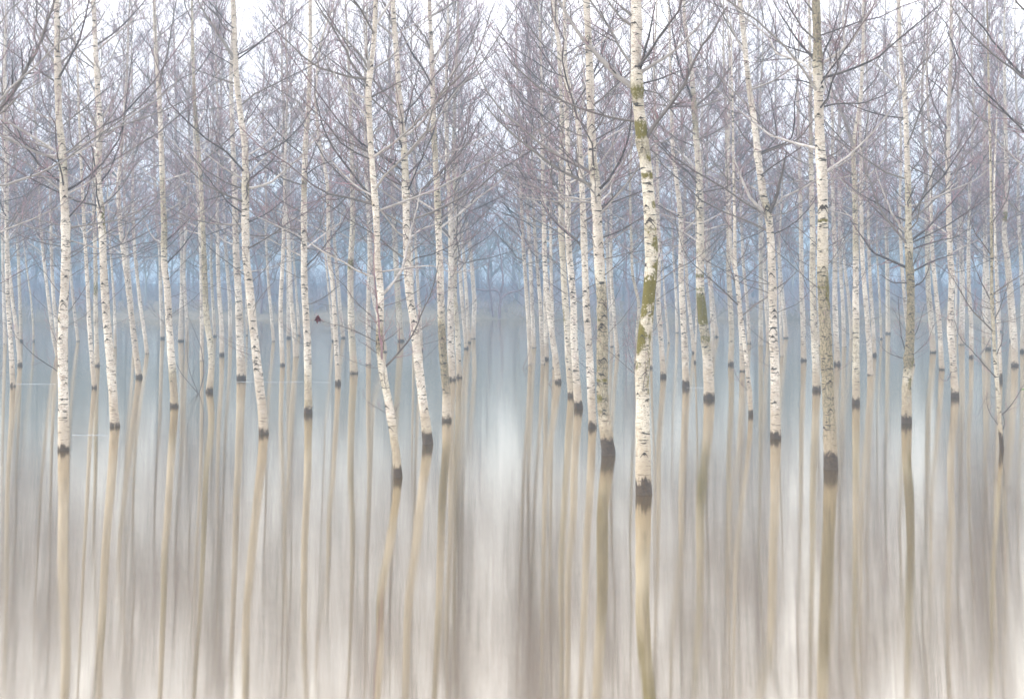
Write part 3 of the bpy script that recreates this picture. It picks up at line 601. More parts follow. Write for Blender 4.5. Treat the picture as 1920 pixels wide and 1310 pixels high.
# ---- middle and far trees: key, foot row, width at the foot, outline, bark
MID = [
 ("T1", 645, 7, [(9.6, 645), (7, 590), (5, 540), (3, 480), (2, 400), (4, 300)], ""),
 ("T2", 724, 10, [(24, 724), (22, 672), (19, 624), (14.4, 560), (12, 480), (10, 400), (8, 300)], ""),
 ("T3", 685, 8.5, [(38, 685), (32, 621), (24, 560), (16, 480), (14, 400)], ""),
 ("T4", 640, 7, [(39, 640), (39, 600), (37, 540), (35, 480), (30, 400)], "g"),
 ("T5", 640, 4, [(63, 640), (62, 600), (58, 554), (48, 480), (40, 420)], "g"),
 ("T6", 668, 7.5, [(108, 668), (100, 634), (90, 554), (82, 480), (76, 400)], ""),
 ("T6b", 662, 8, [(112, 662), (105, 608), (99, 554), (96, 480), (95, 380), (93, 250)], ""),
 ("T7", 640, 6.5, [(146.5, 640), (141, 599), (135, 544), (130, 480), (128, 400)], ""),
 ("T8", 727, 9, [(177, 727), (171.6, 666), (167, 608), (164, 544), (160, 480), (155, 400), (150, 300), (146, 200)], ""),
 ("T9", 686, 9.5, [(182.5, 686), (181, 640), (180, 576), (181, 512), (180, 440), (178, 380)], "g"),
 ("T11", 651, 6, [(216, 651), (215.5, 610), (215, 576), (208.5, 480), (204, 400)], ""),
 ("T12", 708, 12.5, [(261.4, 708), (255, 660), (248.5, 602), (242, 544), (233.5, 480), (226, 420), (222, 350), (232, 250), (240, 150), (244, 60)], ""),
 ("T13", 663, 8, [(276, 663), (271, 624), (263, 576), (253, 480), (250, 430), (249, 350)], ""),
 ("T13b", 646, 6.5, [(252, 646), (247, 554), (240, 480), (236, 420)], ""),
 ("T14", 635, 8, [(305, 635), (301.5, 560), (300, 480), (293, 400), (290, 330)], ""),
 ("T15", 640, 11, [(339, 640), (341, 560), (341, 480), (338, 400), (330, 320)], ""),
 ("T16", 640, 7.5, [(351, 640), (349, 576), (345, 520), (346, 480), (350, 400)], ""),
 ("T17", 676, 8, [(378.7, 676), (378, 576), (377, 480), (374, 400), (368, 320)], ""),
 ("T18", 735, 13, [(392, 735), (396, 700), (397, 688), (394, 640), (387, 602), (384, 544), (382.5, 485), (380, 420), (376, 324), (372, 267), (366, 191), (363, 95), (361, 0)], "b"),
 ("T19", 631, 6.5, [(403, 631), (398.6, 560), (395, 496), (396, 420)], "g"),
 ("T20", 666, 9.5, [(416, 666), (416, 615), (411, 560), (408, 496), (406, 400)], ""),
 ("T21", 632, 8, [(432, 632), (430.6, 560), (424, 480), (420, 400)], ""),
 ("T22", 711, 17, [(452.5, 711), (450, 640), (448, 560), (443.5, 480), (442, 400), (440, 330), (436, 250), (433, 150)], ""),
 ("T23", 629, 4, [(463, 629), (462, 560), (458, 500)], ""),
 ("T24", 640, 6.5, [(513, 640), (509, 592), (504, 538), (500.6, 480), (498, 430)], ""),
 ("T25", 685, 9.5, [(530, 685), (527, 615), (527, 560), (531.7, 480), (534, 400), (536, 300)], ""),
 ("T26", 634, 8, [(541, 634), (540.7, 560), (539.7, 480), (542, 420)], ""),
 ("T27", 669, 10, [(555, 669), (551.5, 624), (546, 560), (543, 480), (540, 420), (530, 300), (532, 200)], ""),
 ("T28", 629, 5.5, [(561, 629), (557, 560), (551, 480), (549, 420)], ""),
 ("T29", 720, 10.5, [(634, 720), (631, 656), (627, 592), (623, 528), (615, 480), (615, 420), (613.6, 343), (608, 313), (598, 267), (590, 180), (600, 80), (625, 10)], ""),
 ("T30", 634, 8, [(644, 634), (637.5, 576), (632.7, 512), (626, 430)], ""),
 ("T31", 640, 5, [(624.7, 640), (616.7, 544), (610, 480), (607, 400)], ""),
 ("T32", 700, 15, [(664, 700), (659, 620), (657, 550), (657, 487), (661, 430), (661, 363), (659, 267), (655, 150), (650, 60)], "g"),
 ("T33", 684, 10, [(691, 684), (690, 585), (692.7, 480), (690, 400), (686, 330)], ""),
 ("T34", 660, 9, [(722, 660), (715, 610), (700, 560), (696, 480), (694, 400)], ""),
 ("T35", 640, 13, [(752, 640), (747, 568), (742, 480), (738, 400), (735, 300)], "g"),
 ("T36", 658, 7, [(790, 658), (789, 620), (784, 550), (780, 480), (776, 400)], ""),
 ("T36b", 648, 6, [(776, 648), (775, 560), (773, 480), (772, 400)], ""),
 ("T37", 712, 14.5, [(848, 712), (845, 638), (845, 568), (846, 480), (845, 400), (842.6, 363), (838, 280), (836, 180), (840, 60)], ""),
 ("T38", 708, 11, [(861, 708), (857.7, 620), (852, 550), (853, 480), (855, 400), (850, 300), (852, 180), (858, 60)], "g"),
 ("T39", 654, 8, [(874.5, 654), (870, 603), (865, 550), (861, 480), (858, 400)], ""),
 ("T40", 635, 9.5, [(887, 635), (890, 568), (886, 515), (880, 450), (870, 390), (866, 300)], ""),
 ("T41", 643, 7.5, [(880, 643), (876, 580), (873.5, 533), (868, 460)], ""),
 ("T42", 684, 8.5, [(994, 684), (992, 627), (987, 550), (981, 460), (978, 390), (975, 300)], ""),
 ("T43", 652, 9, [(1001, 652), (997.4, 568), (994, 480), (990, 400), (990, 300)], ""),
 ("T44", 683, 8.5, [(1018, 683), (1015, 620), (1013, 568), (1006, 480), (1001, 410)], ""),
 ("T45", 674, 10, [(1024.5, 674), (1023, 585), (1022, 480), (1020, 400), (1018, 300)], ""),
 ("T46", 717, 12.5, [(1047, 717), (1042, 673), (1034, 620), (1025.5, 550), (1021, 490), (1020, 420), (1017, 300), (1015, 150), (1010, 0)], ""),
 ("T46b", 690, 7.5, [(1040, 690), (1036, 600), (1034, 540), (1033, 480), (1032, 380)], ""),
 ("T47", 743, 15, [(1072, 743), (1067.6, 691), (1064, 620), (1059, 550), (1055, 480), (1051.6, 430), (1052, 382), (1053.5, 229), (1051, 153), (1042, 0)], "g"),
 ("T50", 666, 8, [(1158, 666), (1152, 603), (1146.6, 533), (1145, 480), (1146, 400)], ""),
 ("T51", 650, 7, [(1147, 650), (1145, 590), (1140, 520), (1138, 440)], ""),
 ("T52", 686, 7, [(1192, 686), (1195, 620), (1199, 568), (1190, 535), (1185, 515), (1183, 440), (1180, 350)], "g"),
 ("T56", 690, 5, [(1221, 690), (1222, 620), (1226, 540), (1228, 460)], ""),
 ("T53", 707, 11, [(1244, 707), (1239.7, 638), (1234, 568), (1235, 480), (1233, 400), (1232, 300)], ""),
 ("T54", 643, 4.5, [(1254.4, 643), (1246.7, 568), (1241, 480)], ""),
 ("T55", 624, 6, [(1269.5, 624), (1267.8, 550), (1262.5, 480), (1260, 400)], ""),
 ("T57", 725, 14, [(1286, 725), (1284.4, 656), (1279.6, 576), (1276.4, 512), (1277, 460), (1277, 420), (1271, 363), (1261.5, 286), (1258, 180), (1256, 76)], ""),
 ("T58", 662, 7.5, [(1301.4, 662), (1295.7, 608), (1289, 544), (1286, 480), (1284, 420)], ""),
 ("T60", 632, 8, [(1344.4, 632), (1339, 592), (1334, 544), (1329, 480), (1326, 380)], ""),
 ("T60b", 670, 7, [(1336, 670), (1335, 600), (1331, 540), (1324, 480), (1320, 400)], ""),
 ("T61", 684, 11.5, [(1370, 684), (1372, 624), (1369, 560), (1366, 512), (1366, 440), (1363, 340)], "g"),
 ("T62", 696, 10, [(1392, 696), (1390, 640), (1386, 560), (1382, 520), (1370, 470), (1368, 380)], ""),
 ("T64", 644, 7.5, [(1404.7, 644), (1401.5, 576), (1393.5, 496), (1390, 420)], ""),
 ("T65", 648, 9.5, [(1426.5, 648), (1426.5, 560), (1425.6, 480), (1425, 420)], "g"),
 ("T66", 640, 8.5, [(1441, 640), (1437, 576), (1433.6, 500), (1430, 440), (1426, 380)], ""),
 ("T67", 668, 6, [(1466, 668), (1463, 600), (1461, 520), (1462, 440)], ""),
 ("T68", 634, 9, [(1473.7, 634), (1469, 576), (1462.5, 512), (1458, 440)], ""),
 ("T69", 676, 11, [(1506.7, 676), (1505.7, 608), (1502.5, 544), (1502, 480), (1500, 400), (1498, 320)], ""),
 ("T70", 732, 15, [(1531, 732), (1528, 656), (1525, 592), (1523, 512), (1524, 440), (1522, 360), (1520, 250), (1518, 100)], "g"),
 ("T71", 648, 6, [(1537, 648), (1535, 580), (1533, 500)], ""),
 ("T72", 684, 12, [(1570, 684), (1566.7, 608), (1565, 544), (1565.7, 480), (1562, 400), (1560, 300)], ""),
 ("T73", 650, 8.5, [(1582.7, 650), (1580.5, 576), (1576, 512), (1574, 420)], ""),
 ("T74", 636, 7, [(1597, 636), (1591, 560), (1583, 496), (1580, 430)], ""),
 ("T76", 703, 11, [(1631.7, 703), (1630, 656), (1625, 592), (1619, 528), (1615, 480), (1613, 400), (1612, 300)], ""),
 ("T77", 667, 8, [(1639.7, 667), (1636.5, 608), (1631.7, 544), (1628.5, 480), (1627, 400)], ""),
 ("T78", 636, 5, [(1652.5, 636), (1649, 560), (1644.5, 480)], "g"),
 ("T79", 626, 9, [(1665, 626), (1664.4, 544), (1663, 480), (1660, 400)], "g"),
 ("T80", 684, 8, [(1712, 684), (1700, 600), (1692, 512), (1688, 440), (1686, 380)], ""),
 ("T82", 661, 12, [(1749.4, 661), (1747, 608), (1740.7, 544), (1739, 480), (1737, 400), (1735, 300)], "g"),
 ("T83", 693, 10, [(1765.8, 693), (1763, 624), (1756.8, 560), (1750.4, 496), (1746, 430)], ""),
 ("T84b", 629, 5, [(1791.5, 629), (1793, 560), (1795, 500)], ""),
 ("T85", 646, 12, [(1802.6, 646), (1804, 576), (1803, 512), (1801, 480), (1800, 400), (1798, 300)], ""),
 ("T86", 670, 9, [(1821, 670), (1821, 608), (1816, 544), (1815.5, 480), (1818, 400)], ""),
 ("T87", 631, 7, [(1844, 631), (1844, 560), (1845, 480), (1846, 400)], ""),
 ("T88", 655, 11, [(1853, 655), (1852.4, 576), (1851.4, 512), (1848, 470), (1846, 400)], ""),
 ("T90", 713, 6, [(1877, 713), (1875.4, 656), (1872, 608), (1869, 512), (1868, 430)], ""),
 ("T91", 622, 7, [(1874.5, 622), (1872, 560), (1868, 480)], ""),
 ("T92", 686, 14, [(1903, 686), (1901, 634), (1894.7, 560), (1888, 490), (1881, 440), (1883, 400), (1886.5, 343), (1884, 230), (1880, 100)], ""),
 ("T93", 640, 8, [(1897, 640), (1891, 560), (1884, 480), (1880, 400)], ""),
 ("T95", 660, 9, [(1917, 660), (1917, 560), (1914, 480), (1910, 400)], ""),
 ("T59", 680, 4, [(1303, 680), (1305, 620), (1306, 560)], ""),
]
for (key, fy, w, pts, st) in MID:
    ms = {"T9": [(560, 520, 0, .5)], "T32": [(510, 484, 0, .8), (600, 560, 0, .3)], "T92": [(415, 395, 0, 1.0)], "T47": [(640, 560, -1, .45)], "T18": [(690, 600, 1, .35)],
          "T82": [(590, 545, 0, .35)], "T35": [(600, 540, 0, .35)], "T72": [(410, 395, 1, .6), (530, 515, 0, .35)]}.get(key, ())
    tree(key, fy, w, pts, style=st, moss=ms, Ht=None if w > 6 else 13 + rng.random() * 2, n=None if w > 6 else 22, spread=None if w > 6 else 2.2)

# ---- three trees just beyond the frame whose boughs reach into it
tree("O1", 905, 26, [(-62, 905), (-60, 700), (-58, 500), (-60, 300), (-62, 100), (-62, 0)],
     limbs=[([(-58, 262), (-20, 225), (0, 194), (23, 164), (57, 107), (80, 57), (95, 11), (98, -20)], 10, .35), ([(-58, 262), (-20, 225), (5, 205), (31, 175), (69, 149), (95, 141)], 5, .3)], hidden=True)
tree("O2", 865, 22, [(1982, 865), (1980, 700), (1978, 500), (1977, 300), (1975, 100), (1974, 0)],
     limbs=[([(1977, 205), (1920, 141), (1879, 95), (1841, 46), (1799, 0)], 6, DARK), ([(1976, 190), (1910, 134), (1860, 99), (1810, 50), (1784, 8)], 5, .4), ([(1977, 310), (1920, 244), (1879, 202), (1841, 168), (1803, 114), (1776, 57)], 5, DARK)], hidden=True)

# ---------------------------------------------------------------- labels that single each birch out
ANCH = {   # key: (full label, short name used by its neighbours)
 "M1": ("thick upright birch with wedge-shaped dark notches and long drooping side boughs", "the wedge-notched birch"),
 "M2": ("birch with a ladder of dark eye scars above its slanting foot", "the eye-laddered birch"),
 "M3": ("birch with a charred-looking ragged black and brown foot", "the black-footed ragged birch"),
 "T12": ("pale birch slanting steeply into the water at mid distance", "the steeply slanting pale birch"),
 "T18": ("crooked olive-grey birch with an S-bent foot beside the leafless shoot", "the S-bent olive birch"),
 "T22": ("broad white birch with a short even foot touching the bright foam line", "the foam-line birch"),
 "M4": ("tall birch with a gently curved leaning trunk and large eye scars", "the curved eye-scarred birch"),
 "M5": ("straight white birch with a dark vertical split near the water", "the split-footed birch"),
 "M6": ("slanting birch with a peeling dark foot, a dark knot and tangled shoots", "the peeling knotted birch"),
 "M7": ("smooth cream birch leaning evenly, with a tidy dark foot", "the smooth leaning birch"),
 "M8": ("birch with a long brown flaking patch above its foot", "the flaking brown-patched birch"),
 "T32": ("mid-distance greenish birch with mossy speckles high on its trunk", "the moss-speckled greenish birch"),
 "T47": ("olive stained birch half hidden behind a paler leaning one", "the olive half-hidden birch"),
 "M9": ("thick olive birch with a dark rough swollen foot and mossy ledges", "the rough-footed olive birch"),
 "T49": ("white birch touching the thick olive rough-footed birch", "the white birch touching it"),
 "M10": ("largest birch, speckled cream with yellow moss, its foot lowest in view", "the yellow-mossed birch"),
 "M11": ("mid-distance birch with a bright green moss strip along its trunk", "the green-striped birch"),
 "M12": ("bright white birch with a broken collar and a stout upturned side shoot", "the broken-collared birch"),
 "M13": ("thick brown scaly birch with ochre moss over its whole lower trunk", "the brown scaly birch"),
 "T75": ("straight birch that forks in two high above the water", "the high-forked birch"),
 "M14": ("dark grey birch with low arching boughs and a mossy waist", "the dark grey mossy-waisted birch"),
 "T84": ("white birch with a slight kink, its foot on a pale foam line", "the kinked white birch"),
 "T92": ("white birch with a tuft of green moss where its trunk bends", "the moss-tufted birch"),
 "T63": ("slim young birch with thin low shoots and a small dark foot", "the slim shooting sapling"),
 "T89": ("reddish-brown young birch whip with sparse shoots and a few green leaves", "the reddish birch whip"),
 "T52": ("grey birch with bent fork and a cloud of fine twigs beside the mossiest trunk", "the twig-clouded birch"),
 "O1": ("birch at the picture edge reaching a thick rising bough over the corner", ""),
 "O2": ("birch at the picture edge reaching three long boughs across the upper corner", ""),
}
ORD = "first second third fourth fifth sixth seventh eighth ninth tenth eleventh twelfth thirteenth".split()
vis = sorted([t for t in TREES if not t["hidden"]], key=lambda t: t["x"])
for i, t in enumerate(vis):
    if t["key"] in ANCH: continue
    L_ = next((j for j in range(i, -1, -1) if vis[j]["key"] in ANCH), None)
    R_ = next((j for j in range(i, len(vis)) if vis[j]["key"] in ANCH), None)
    size = "thin" if t["w"] < 8.2 else ("slender" if t["w"] < 11 else "sturdy")
    dist = "far" if t["fy"] < 655 else ("distant" if t["fy"] < 690 else "mid-distance")
    col = {"": "white", "g": "greenish", "b": "brownish", "d": "dark"}[t["style"]]
    if R_ is not None and (L_ is None or R_ - i <= i - L_):
        a, k_, o_ = vis[R_], R_ - i, L_
    else: a, k_, o_ = vis[L_], i - L_, R_
    lab = f"{size} {col} birch, {dist}, {ORD[k_ - 1]} foot out from {ANCH[a['key']][1]}"
    if o_ is not None:
        s2 = " toward " + ANCH[vis[o_]["key"]][1]
        if len((lab + s2).split()) <= 16: lab += s2
        else: lab = f"{size} {dist} birch, {ORD[k_ - 1]} from {ANCH[a['key']][1]} toward {ANCH[vis[o_]['key']][1]}"
    else: lab += ", by the picture edge"
    t["label"] = lab
for t in TREES:
    lab = ANCH[t["key"]][0] if t["key"] in ANCH else t["label"]
    tag(t["root"], lab, "sapling" if "sapling" in t["root"].name else "tree", GROUP)
    del t["root"]["_k"]
TK = {t["key"]: t for t in TREES}
# the grove goes on a little way beyond both edges of the view: copies of whole trees
for i, (k_, x, y) in enumerate([("T12", -21.5, 52), ("T8", -27, 64), ("T22", -33, 78), ("T29", -30, 70), ("T13", -39, 92), ("T27", -44, 104), ("T17", -48, 113),
                                ("T57", 21, 51), ("T46", 26, 61), ("T53", 30, 72), ("T76", 35, 84), ("T83", 40, 95), ("T72", 45, 106), ("T69", 33, 79), ("T25", 50, 116)]):
    src = TK[k_]["root"]; c_ = src.copy(); COL.objects.link(c_); c_.location = (x, y, 0); c_.rotation_euler = (0, 0, (i * 1.3) % .8 - .4)
    for ch in src.children:
        q_ = ch.copy(); COL.objects.link(q_); q_.parent = c_
    c_["label"] = "birch of the grove standing at the very edge of the picture, only twigs showing"; c_["group"] = "birches beyond the picture edges"

# ---------------------------------------------------------------- dead leaves caught on the boughs, hanging on small shoots
def leaf_blades(c, n, size, droop=1.0):
    V, Fc = [], []
    for i in range(n):
        a = rng.random() * 6.28; tilt = -(.3 + rng.random() * 1.1) * droop
        u = np.array([math.cos(a) * math.cos(tilt), math.sin(a) * math.cos(tilt), math.sin(tilt)])
        v = nrm(np.cross(u, [0.1, .2, 1.0])); wv_ = np.cross(u, v)
        out = [(0, 0), (.12, .1), (.25, .32), (.38, .2), (.6, .42), (.66, .16), (1, 0), (.66, -.16), (.6, -.42), (.38, -.2), (.25, -.32), (.12, -.1)]
        s = size * (.7 + rng.random() * .5); b0 = len(V)
        for sgn in (1, -1):
            for (p, q) in out:
                V.append(c + u * p * s + v * q * s * .75 + wv_ * (abs(q) * s * .5 + .0025 * sgn + .15 * s * p * p))
        m = len(out)
        ctr = [b0 + 1, b0 + m + 1]
        Fc.append(list(range(b0, b0 + m))); Fc.append(list(range(b0 + 2 * m - 1, b0 + m - 1, -1)))
        for j in range(m): Fc.append([b0 + j, b0 + m + j, b0 + m + (j + 1) % m, b0 + (j + 1) % m])
    return np.array(V), Fc
LEAVES = [("M1", 116, 32, .085, 3, "dark curled leaf cluster high beside the wedge-notched birch"), ("M1", 45, 157, .06, 2, "small dark leaf on a bough near the wedge-notched birch"),
 ("M3", 268, 173, .06, 2, "small dark curled leaf beside the ragged black-footed birch"), ("M3", 318, 214, .10, 4, "big dark leaf bunch beside the ragged black-footed birch"),
 ("M4", 340, 409, .06, 2, "small dark leaf low on a bough of the curved eye-scarred birch"), ("M4", 415, 353, .05, 2, "tiny dark leaf just below the rising boughs of the curved birch"),
 ("M4", 460, 17, .06, 2, "small dark leaf near the top edge beside the curved birch"), ("M4", 478, 165, .07, 2, "dark leaf pair beside the upper trunk of the curved birch"),
 ("M5", 596, 262, .12, 5, "long black leaf cluster hanging beside the straight split-footed birch"), ("M5", 531, 79, .05, 2, "small dark leaf high up, out from the split-footed birch"),
 ("M9", 1010, 220, .06, 2, "dark leaf on the low boughs of the olive rough-footed birch"), ("M13", 1544, 92, .07, 3, "dark leaf beside the top of the brown scaly birch"),
 ("M14", 1728, 444, .08, 3, "dark drooping leaf on the rising bough of the dark grey birch"), ("M14", 1750, 168, .05, 2, "tiny dark leaf high above the dark grey birch"),
 ("O2", 1901, 61, .08, 3, "dark round leaf bunch in the upper corner by the picture edge")]
for (k_, px, py, s, n_, lab) in LEAVES:
    T = TK[k_]; d = T["d"]; c = w2(px, py, d) + np.array([0, -.12, 0])
    root = T["root"]
    zt = max(2.0, c[2] - .9 - .3 * abs(c[0] - T["x0"])); a0 = axis_at(T["T"], zt) + np.array([T["x0"], d, 0])
    mid = (a0 + c) / 2 + np.array([0, 0, -.12]); sh = Acc()
    Pl = resample([a0, mid, c], 9); sh.add(Pl[None], np.linspace(.013, .004, 9)[None], 5, np.linspace(.4, .8, 9)[None])
    sh.build("shoot", M_TWIG, root, (T["x0"], d, 0))
    V, Fc = leaf_blades(c, n_, s)
    o = mesh_obj("dead_leaf", V - c, Fc, M_LEAF, None, smooth=False); o.location = c
    tag(o, lab, "leaf", "dead leaves caught in the branches")
d6 = TK["M6"]["d"]; c = w2(597, 590, d6) + np.array([0, -.03, 0])
V, Fc = leaf_blades(c, 6, .18); o = mesh_obj("dead_leaf", V - c, Fc, M_RED, None, smooth=False); o.location = c
tag(o, "dark red withered leaf hanging at the end of a thin low shoot", "leaf", "dead leaves caught in the branches")
c = w2(1918, 728, TK["T89"]["d"]); V, Fc = leaf_blades(c, 4, .10, .3)
mesh_obj("leaf", V - np.array([TK["T89"]["x0"], TK["T89"]["d"], 0]), Fc, M_GREEN, TK["T89"]["root"], smooth=False)

# ---------------------------------------------------------------- a leafless shoot, broken sticks, foam
def traced(name, lines, fy, wpx, label, cat, mt, tn=.5, x0=None, twigs=True):
    d = depth(fy); x0 = (lines[0][0][0] if x0 is None else x0); f0 = w2(x0, fy, d); f0[2] = 0
    acc = Acc()
    for pl in lines:
        W = np.array([w2(a, b_, d + rng.normal() * .05) for a, b_ in pl]); P = resample(W, 9)[None]
        r = wpx / 2 / F * d * (1 - .65 * np.linspace(0, 1, 9))[None]
        acc.add(P, r, 5, np.full((1, 9), tn))
        if twigs: add_twigs(acc, P, r, .003, (5, 2), tint0=.6)
    o = acc.build(name, mt, None, f0); o.location = f0
    return tag(o, label, cat)
traced("bare_shoot", [[(373, 745), (372, 738), (361, 712), (353, 690), (350, 660), (352, 620)], [(372, 738), (356, 720), (338, 698), (327, 672)], [(373, 738), (384, 700), (377, 650), (352, 590)]],
       738, 2, "leafless forked shoot rising from the water beside the S-bent olive birch", "shoot", M_TWIG)
traced("broken_stick", [[(980, 690), (990, 668), (996, 648)], [(984, 692), (996, 680), (1004, 684)]], 690, 2.2, "thin broken sticks poking up between the pale alley birches", "stick", M_STICK, twigs=False)
traced("broken_stick", [[(1030, 724), (1036, 704), (1034, 690)], [(1028, 720), (1040, 712), (1048, 714)]], 720, 2, "crossed bits of stick at a slanting foot beside the pale foam line", "stick", M_STICK, twigs=False)
traced("broken_stick", [[(1838, 664), (1849, 650), (1858, 632)]], 668, 4, "short black stick jutting near the reddish birch whip", "stick", M_STICK, twigs=False)
def fluff():
    d = depth(700); f0 = w2(1193, 700, d); f0[2] = 0; acc = Acc()
    for pl in [[(1200, 712), (1196, 690), (1188, 650), (1180, 600)], [(1198, 708), (1182, 670), (1170, 620)], [(1199, 700), (1192, 660), (1190, 620), (1195, 580)]]:
        P = resample(np.array([w2(a, b_, d + rng.normal() * .1) for a, b_ in pl]), 9)[None]; r = .01 * (1 - .6 * np.linspace(0, 1, 9))[None]
        acc.add(P, r, 4, np.full((1, 9), .5)); add_twigs(acc, P, r, .004, (16, 6, 2), tint0=.6)
    o = acc.build("twiggy_bush", M_TWIG, None, f0); o.location = f0
    tag(o, "low cloud of fine brown twigs beside the mossiest trunk", "bush")
fluff()
FO = [(20, 104, 720, "pale foam line running from a thin white trunk to the wedge-notched birch"), (440, 622, 716, "long bright foam line behind the curved eye-scarred birch"), (134, 200, 816, "short bright foam line at the foot of the eye-laddered birch"),
      (1287, 1328, 727, "short foam line between two trunks beside the green-striped birch")]
for i, (xa, xb, y, lab) in enumerate(FO):
    d = depth(y); a, b_ = w2(xa, y, d)[0], w2(xb, y, d)[0]; n_ = 90; V = []; Fc = []
    ww = (.07, .08, .04, .05)[i]
    for j in range(n_ + 1):
        s = j / n_; x = (b_ - a) * s; hw = ww / 2 * math.sin(math.pi * s) ** .5 * (.15 + 1.1 * rng.random() ** 2) + .003; yo = .05 * math.sin(s * 9 + i)
        V += [(x, yo - hw, .005), (x, yo, .012), (x, yo + hw, .005)]
        if j: k2 = 3 * j; Fc += [[k2 - 3, k2, k2 + 1, k2 - 2], [k2 - 2, k2 + 1, k2 + 2, k2 - 1]]
    o = mesh_obj("foam_line", np.array(V), Fc, M_FOAM); o.location = (a, d, 0)
    tag(o, lab, "foam", "lines of foam drifting on the water")

# ---------------------------------------------------------------- the far bank: scrub, a leaning bank tree, the wood behind
def boughy(x, y, z0, Ht, lean, n, spread, nl=(10, 4), rmin=.012, r0=.16, z1=.22, seedacc=None):
    """a round-headed bare tree as tubes (trunk and crown) in world coordinates"""
    k = 10; s = np.linspace(0, 1, k)
    P = np.stack([x + lean * s * Ht * .3 + .25 * np.sin(s * 6 + x), y + .2 * np.sin(s * 5), z0 - .3 + s * Ht * .8], 1)[None]
    Rr = (r0 * (1 - .85 * s))[None]
    tr = Acc(); tr.add(P, Rr, 7, np.full((1, k), .45))
    cr = seedacc or Acc()
    Q, RQ = sprout(P, Rr, n, 8, .7, 1.15, spread, 48, .5, .8, rmin * 2, t0=z1, jit=.05)
    RQ = RQ * 2.2; cr.add(Q, RQ, 4, np.full(RQ.shape, .5))
    W, RW = sprout(Q, RQ, nl[0], 5, .5, 1.15, .42, 42, .5, .6, rmin); cr.add(W, RW, 3, np.full(RW.shape, .7))
    S_, RS = sprout(W, RW, nl[1], 3, .5, 1.2, .45, 38, .5, .7, rmin); cr.add(S_, RS, 3, np.full(RS.shape, .9))
    return tr, cr
def bank_z(y): return 1.7 * (1 - (1 - min(max((y - 160) / 9, 0), 1)) ** 2)
db = 160.5
lines = [[(936, 602), (937, 575), (940, 560), (938, 548), (928, 543), (905, 545), (885, 540)], [(940, 560), (952, 549), (972, 546), (985, 538), (1000, 520)], [(938, 550), (944, 530), (940, 490), (932, 440)], [(925, 602), (922, 570), (915, 520), (918, 470)]]
def bank_tree(lines, fy_px, label, wpx):
    d = db; x0 = (lines[0][0][0] - 960) / F * d; root = empty("bank_tree", (x0, d, bank_z(d)))
    tr = Acc(); cr = Acc()
    for i, pl in enumerate(lines):
        W = np.array([w2(a, b_, d + .3 * rng.normal()) for a, b_ in pl]); P = resample(W, 12)[None] - np.array([x0, d, bank_z(d)])
        r = wpx / 2 / F * d * (1 if i == 0 else .7) * (1 - .6 * np.linspace(0, 1, 12))[None]
        tr.add(P, r, 7, np.full((1, 12), .75)); add_twigs(cr, P, r, .011, (14, 5), tint0=.7)
    tr.build("trunk", M_TWIG, root); cr.build("crown", M_TWIG, root)
    tag(root, label, "tree", "trees on the far bank")
bank_tree(lines, 600, "dark gnarled tree with crooked arms on the far bank, centred in the open alley", 6)
bank_tree([[(488, 600), (492, 560), (486, 520), (476, 470), (470, 420)], [(492, 560), (505, 530), (515, 490)]], 600, "dark slanting bank tree seen past the curved eye-scarred birch", 5)
bank_tree([[(1128 + 50, 600), (1182, 560), (1172, 520), (1176, 470), (1168, 420)], [(1180, 560), (1196, 530), (1205, 480)]], 600, "dark bank tree behind the gap beside the yellow-mossed birch", 5)

scr = Acc(); ns_ = 2600
bx = rng.uniform(-75, 75, ns_); by = 160.5 + rng.random(ns_) ** 1.5 * 24
bz = np.array([bank_z(v) for v in by]) - .15
ht = (1.0 + rng.random(ns_) * 2.2) * (1 + (by - 160.5) * .055) * (1 + .35 * np.sin(bx * .35) * np.sin(bx * .13 + 1))
k = 5; s = np.linspace(0, 1, k)
ldir = rng.normal(size=(ns_, 2)) * .4
P = np.stack([bx[:, None] + ldir[:, :1] * ht[:, None] * s ** 1.3, by[:, None] + ldir[:, 1:] * ht[:, None] * s ** 1.3, bz[:, None] + ht[:, None] * s * .9], -1)
Rr = np.repeat((.028 * (1 - .7 * s))[None], ns_, 0)
scr.add(P, Rr, 3, np.full(Rr.shape, .6))
Q, RQ = sprout(P, Rr, 7, 4, .5, 1.1, .5, 40, .4, .8, .013); scr.add(Q, RQ, 3, np.full(RQ.shape, .8))
W, RW = sprout(Q, RQ, 4, 3, .5, 1.1, .5, 40, .4, .8, .012); scr.add(W, RW, 3, np.full(RW.shape, .9))
tag(scr.build("bank_scrub", M_SCRUB), "tangle of leafless scrub along the far bank", "scrub", None, "stuff")

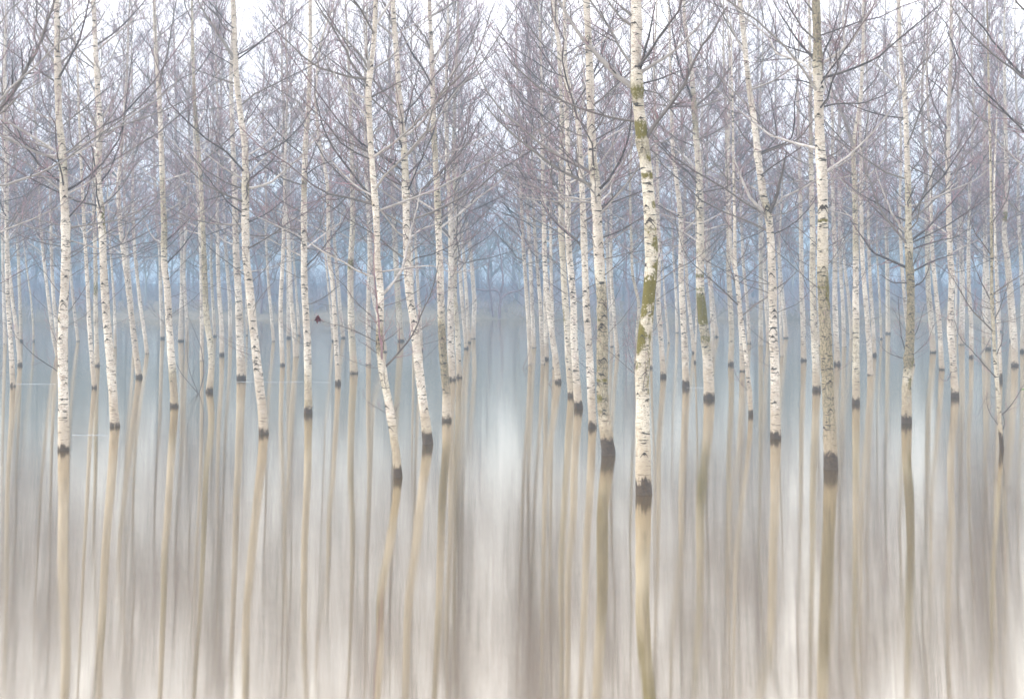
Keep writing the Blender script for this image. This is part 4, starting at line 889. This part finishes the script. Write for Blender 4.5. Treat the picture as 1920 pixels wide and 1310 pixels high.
wood = Acc(); protos = []
for i in range(5):
    tr, cr = boughy(0, 0, 0, 1.0 * (11, 13, 14, 12, 15)[i], rng.uniform(-.3, .3), 15, .5, (11, 5), .017, .17)
    protos.append((np.concatenate(tr.v + cr.v), np.concatenate([tr.f[0]] + [f + tr.n for f in cr.f]), np.concatenate(tr.t + cr.t)))
def place(acc, pi, x, y, z, sc, rz):
    v, f, t = protos[pi]; c, s_ = math.cos(rz), math.sin(rz)
    V = np.stack([(v[:, 0] * c - v[:, 1] * s_) * sc + x, (v[:, 0] * s_ + v[:, 1] * c) * sc + y, v[:, 2] * sc + z], 1)
    acc.v.append(V); acc.f.append(f + acc.n); acc.t.append(t); acc.n += len(V)
nt_ = 0
for row, (yy, step_, sc0) in enumerate([(167, 5.0, .95), (176, 4.6, 1.2), (190, 4.8, 1.45), (208, 5.2, 1.7)]):
    x = -80 - row * 6 + rng.random() * 3
    while x < 80 + row * 6:
        sc_ = sc0 * rng.uniform(.75, 1.12)
        place(wood, int(rng.integers(5)), x, yy + rng.normal() * 2, 1.6 + (yy - 170) * .004, sc_, rng.random() * 6.28); nt_ += 1
        x += step_ * rng.uniform(.6, 1.4)
tag(wood.build("far_wood", M_WOODFAR), "leafless wood fading into haze beyond the far bank", "wood", None, "stuff")

# ---------------------------------------------------------------- haze
def haze():
    v = np.array([[x, y, z] for x in (-625, 625) for y in (-64, 625) for z in (-3, 29.5)], float)
    f = [[0, 1, 3, 2], [4, 6, 7, 5], [0, 4, 5, 1], [2, 3, 7, 6], [0, 2, 6, 4], [1, 5, 7, 3]]
    m = bpy.data.materials.new("haze_air"); m.use_nodes = True; nt = m.node_tree; nt.nodes.clear()
    out = nt.nodes.new("ShaderNodeOutputMaterial"); pv = nt.nodes.new("ShaderNodeVolumePrincipled")
    pv.inputs["Color"].default_value = (.205, .325, .44, 1); pv.inputs["Density"].default_value = .0032; pv.inputs["Anisotropy"].default_value = 0.0
    nt.links.new(pv.outputs[0], out.inputs["Volume"])
    return mesh_obj("haze", v, f, m, smooth=False)
tag(haze(), kind="stuff")
print("TREES", len(TREES), "wood", nt_, "tris ~", sum(len(o.data.polygons) for o in bpy.data.objects if o.type == 'MESH') * 2)
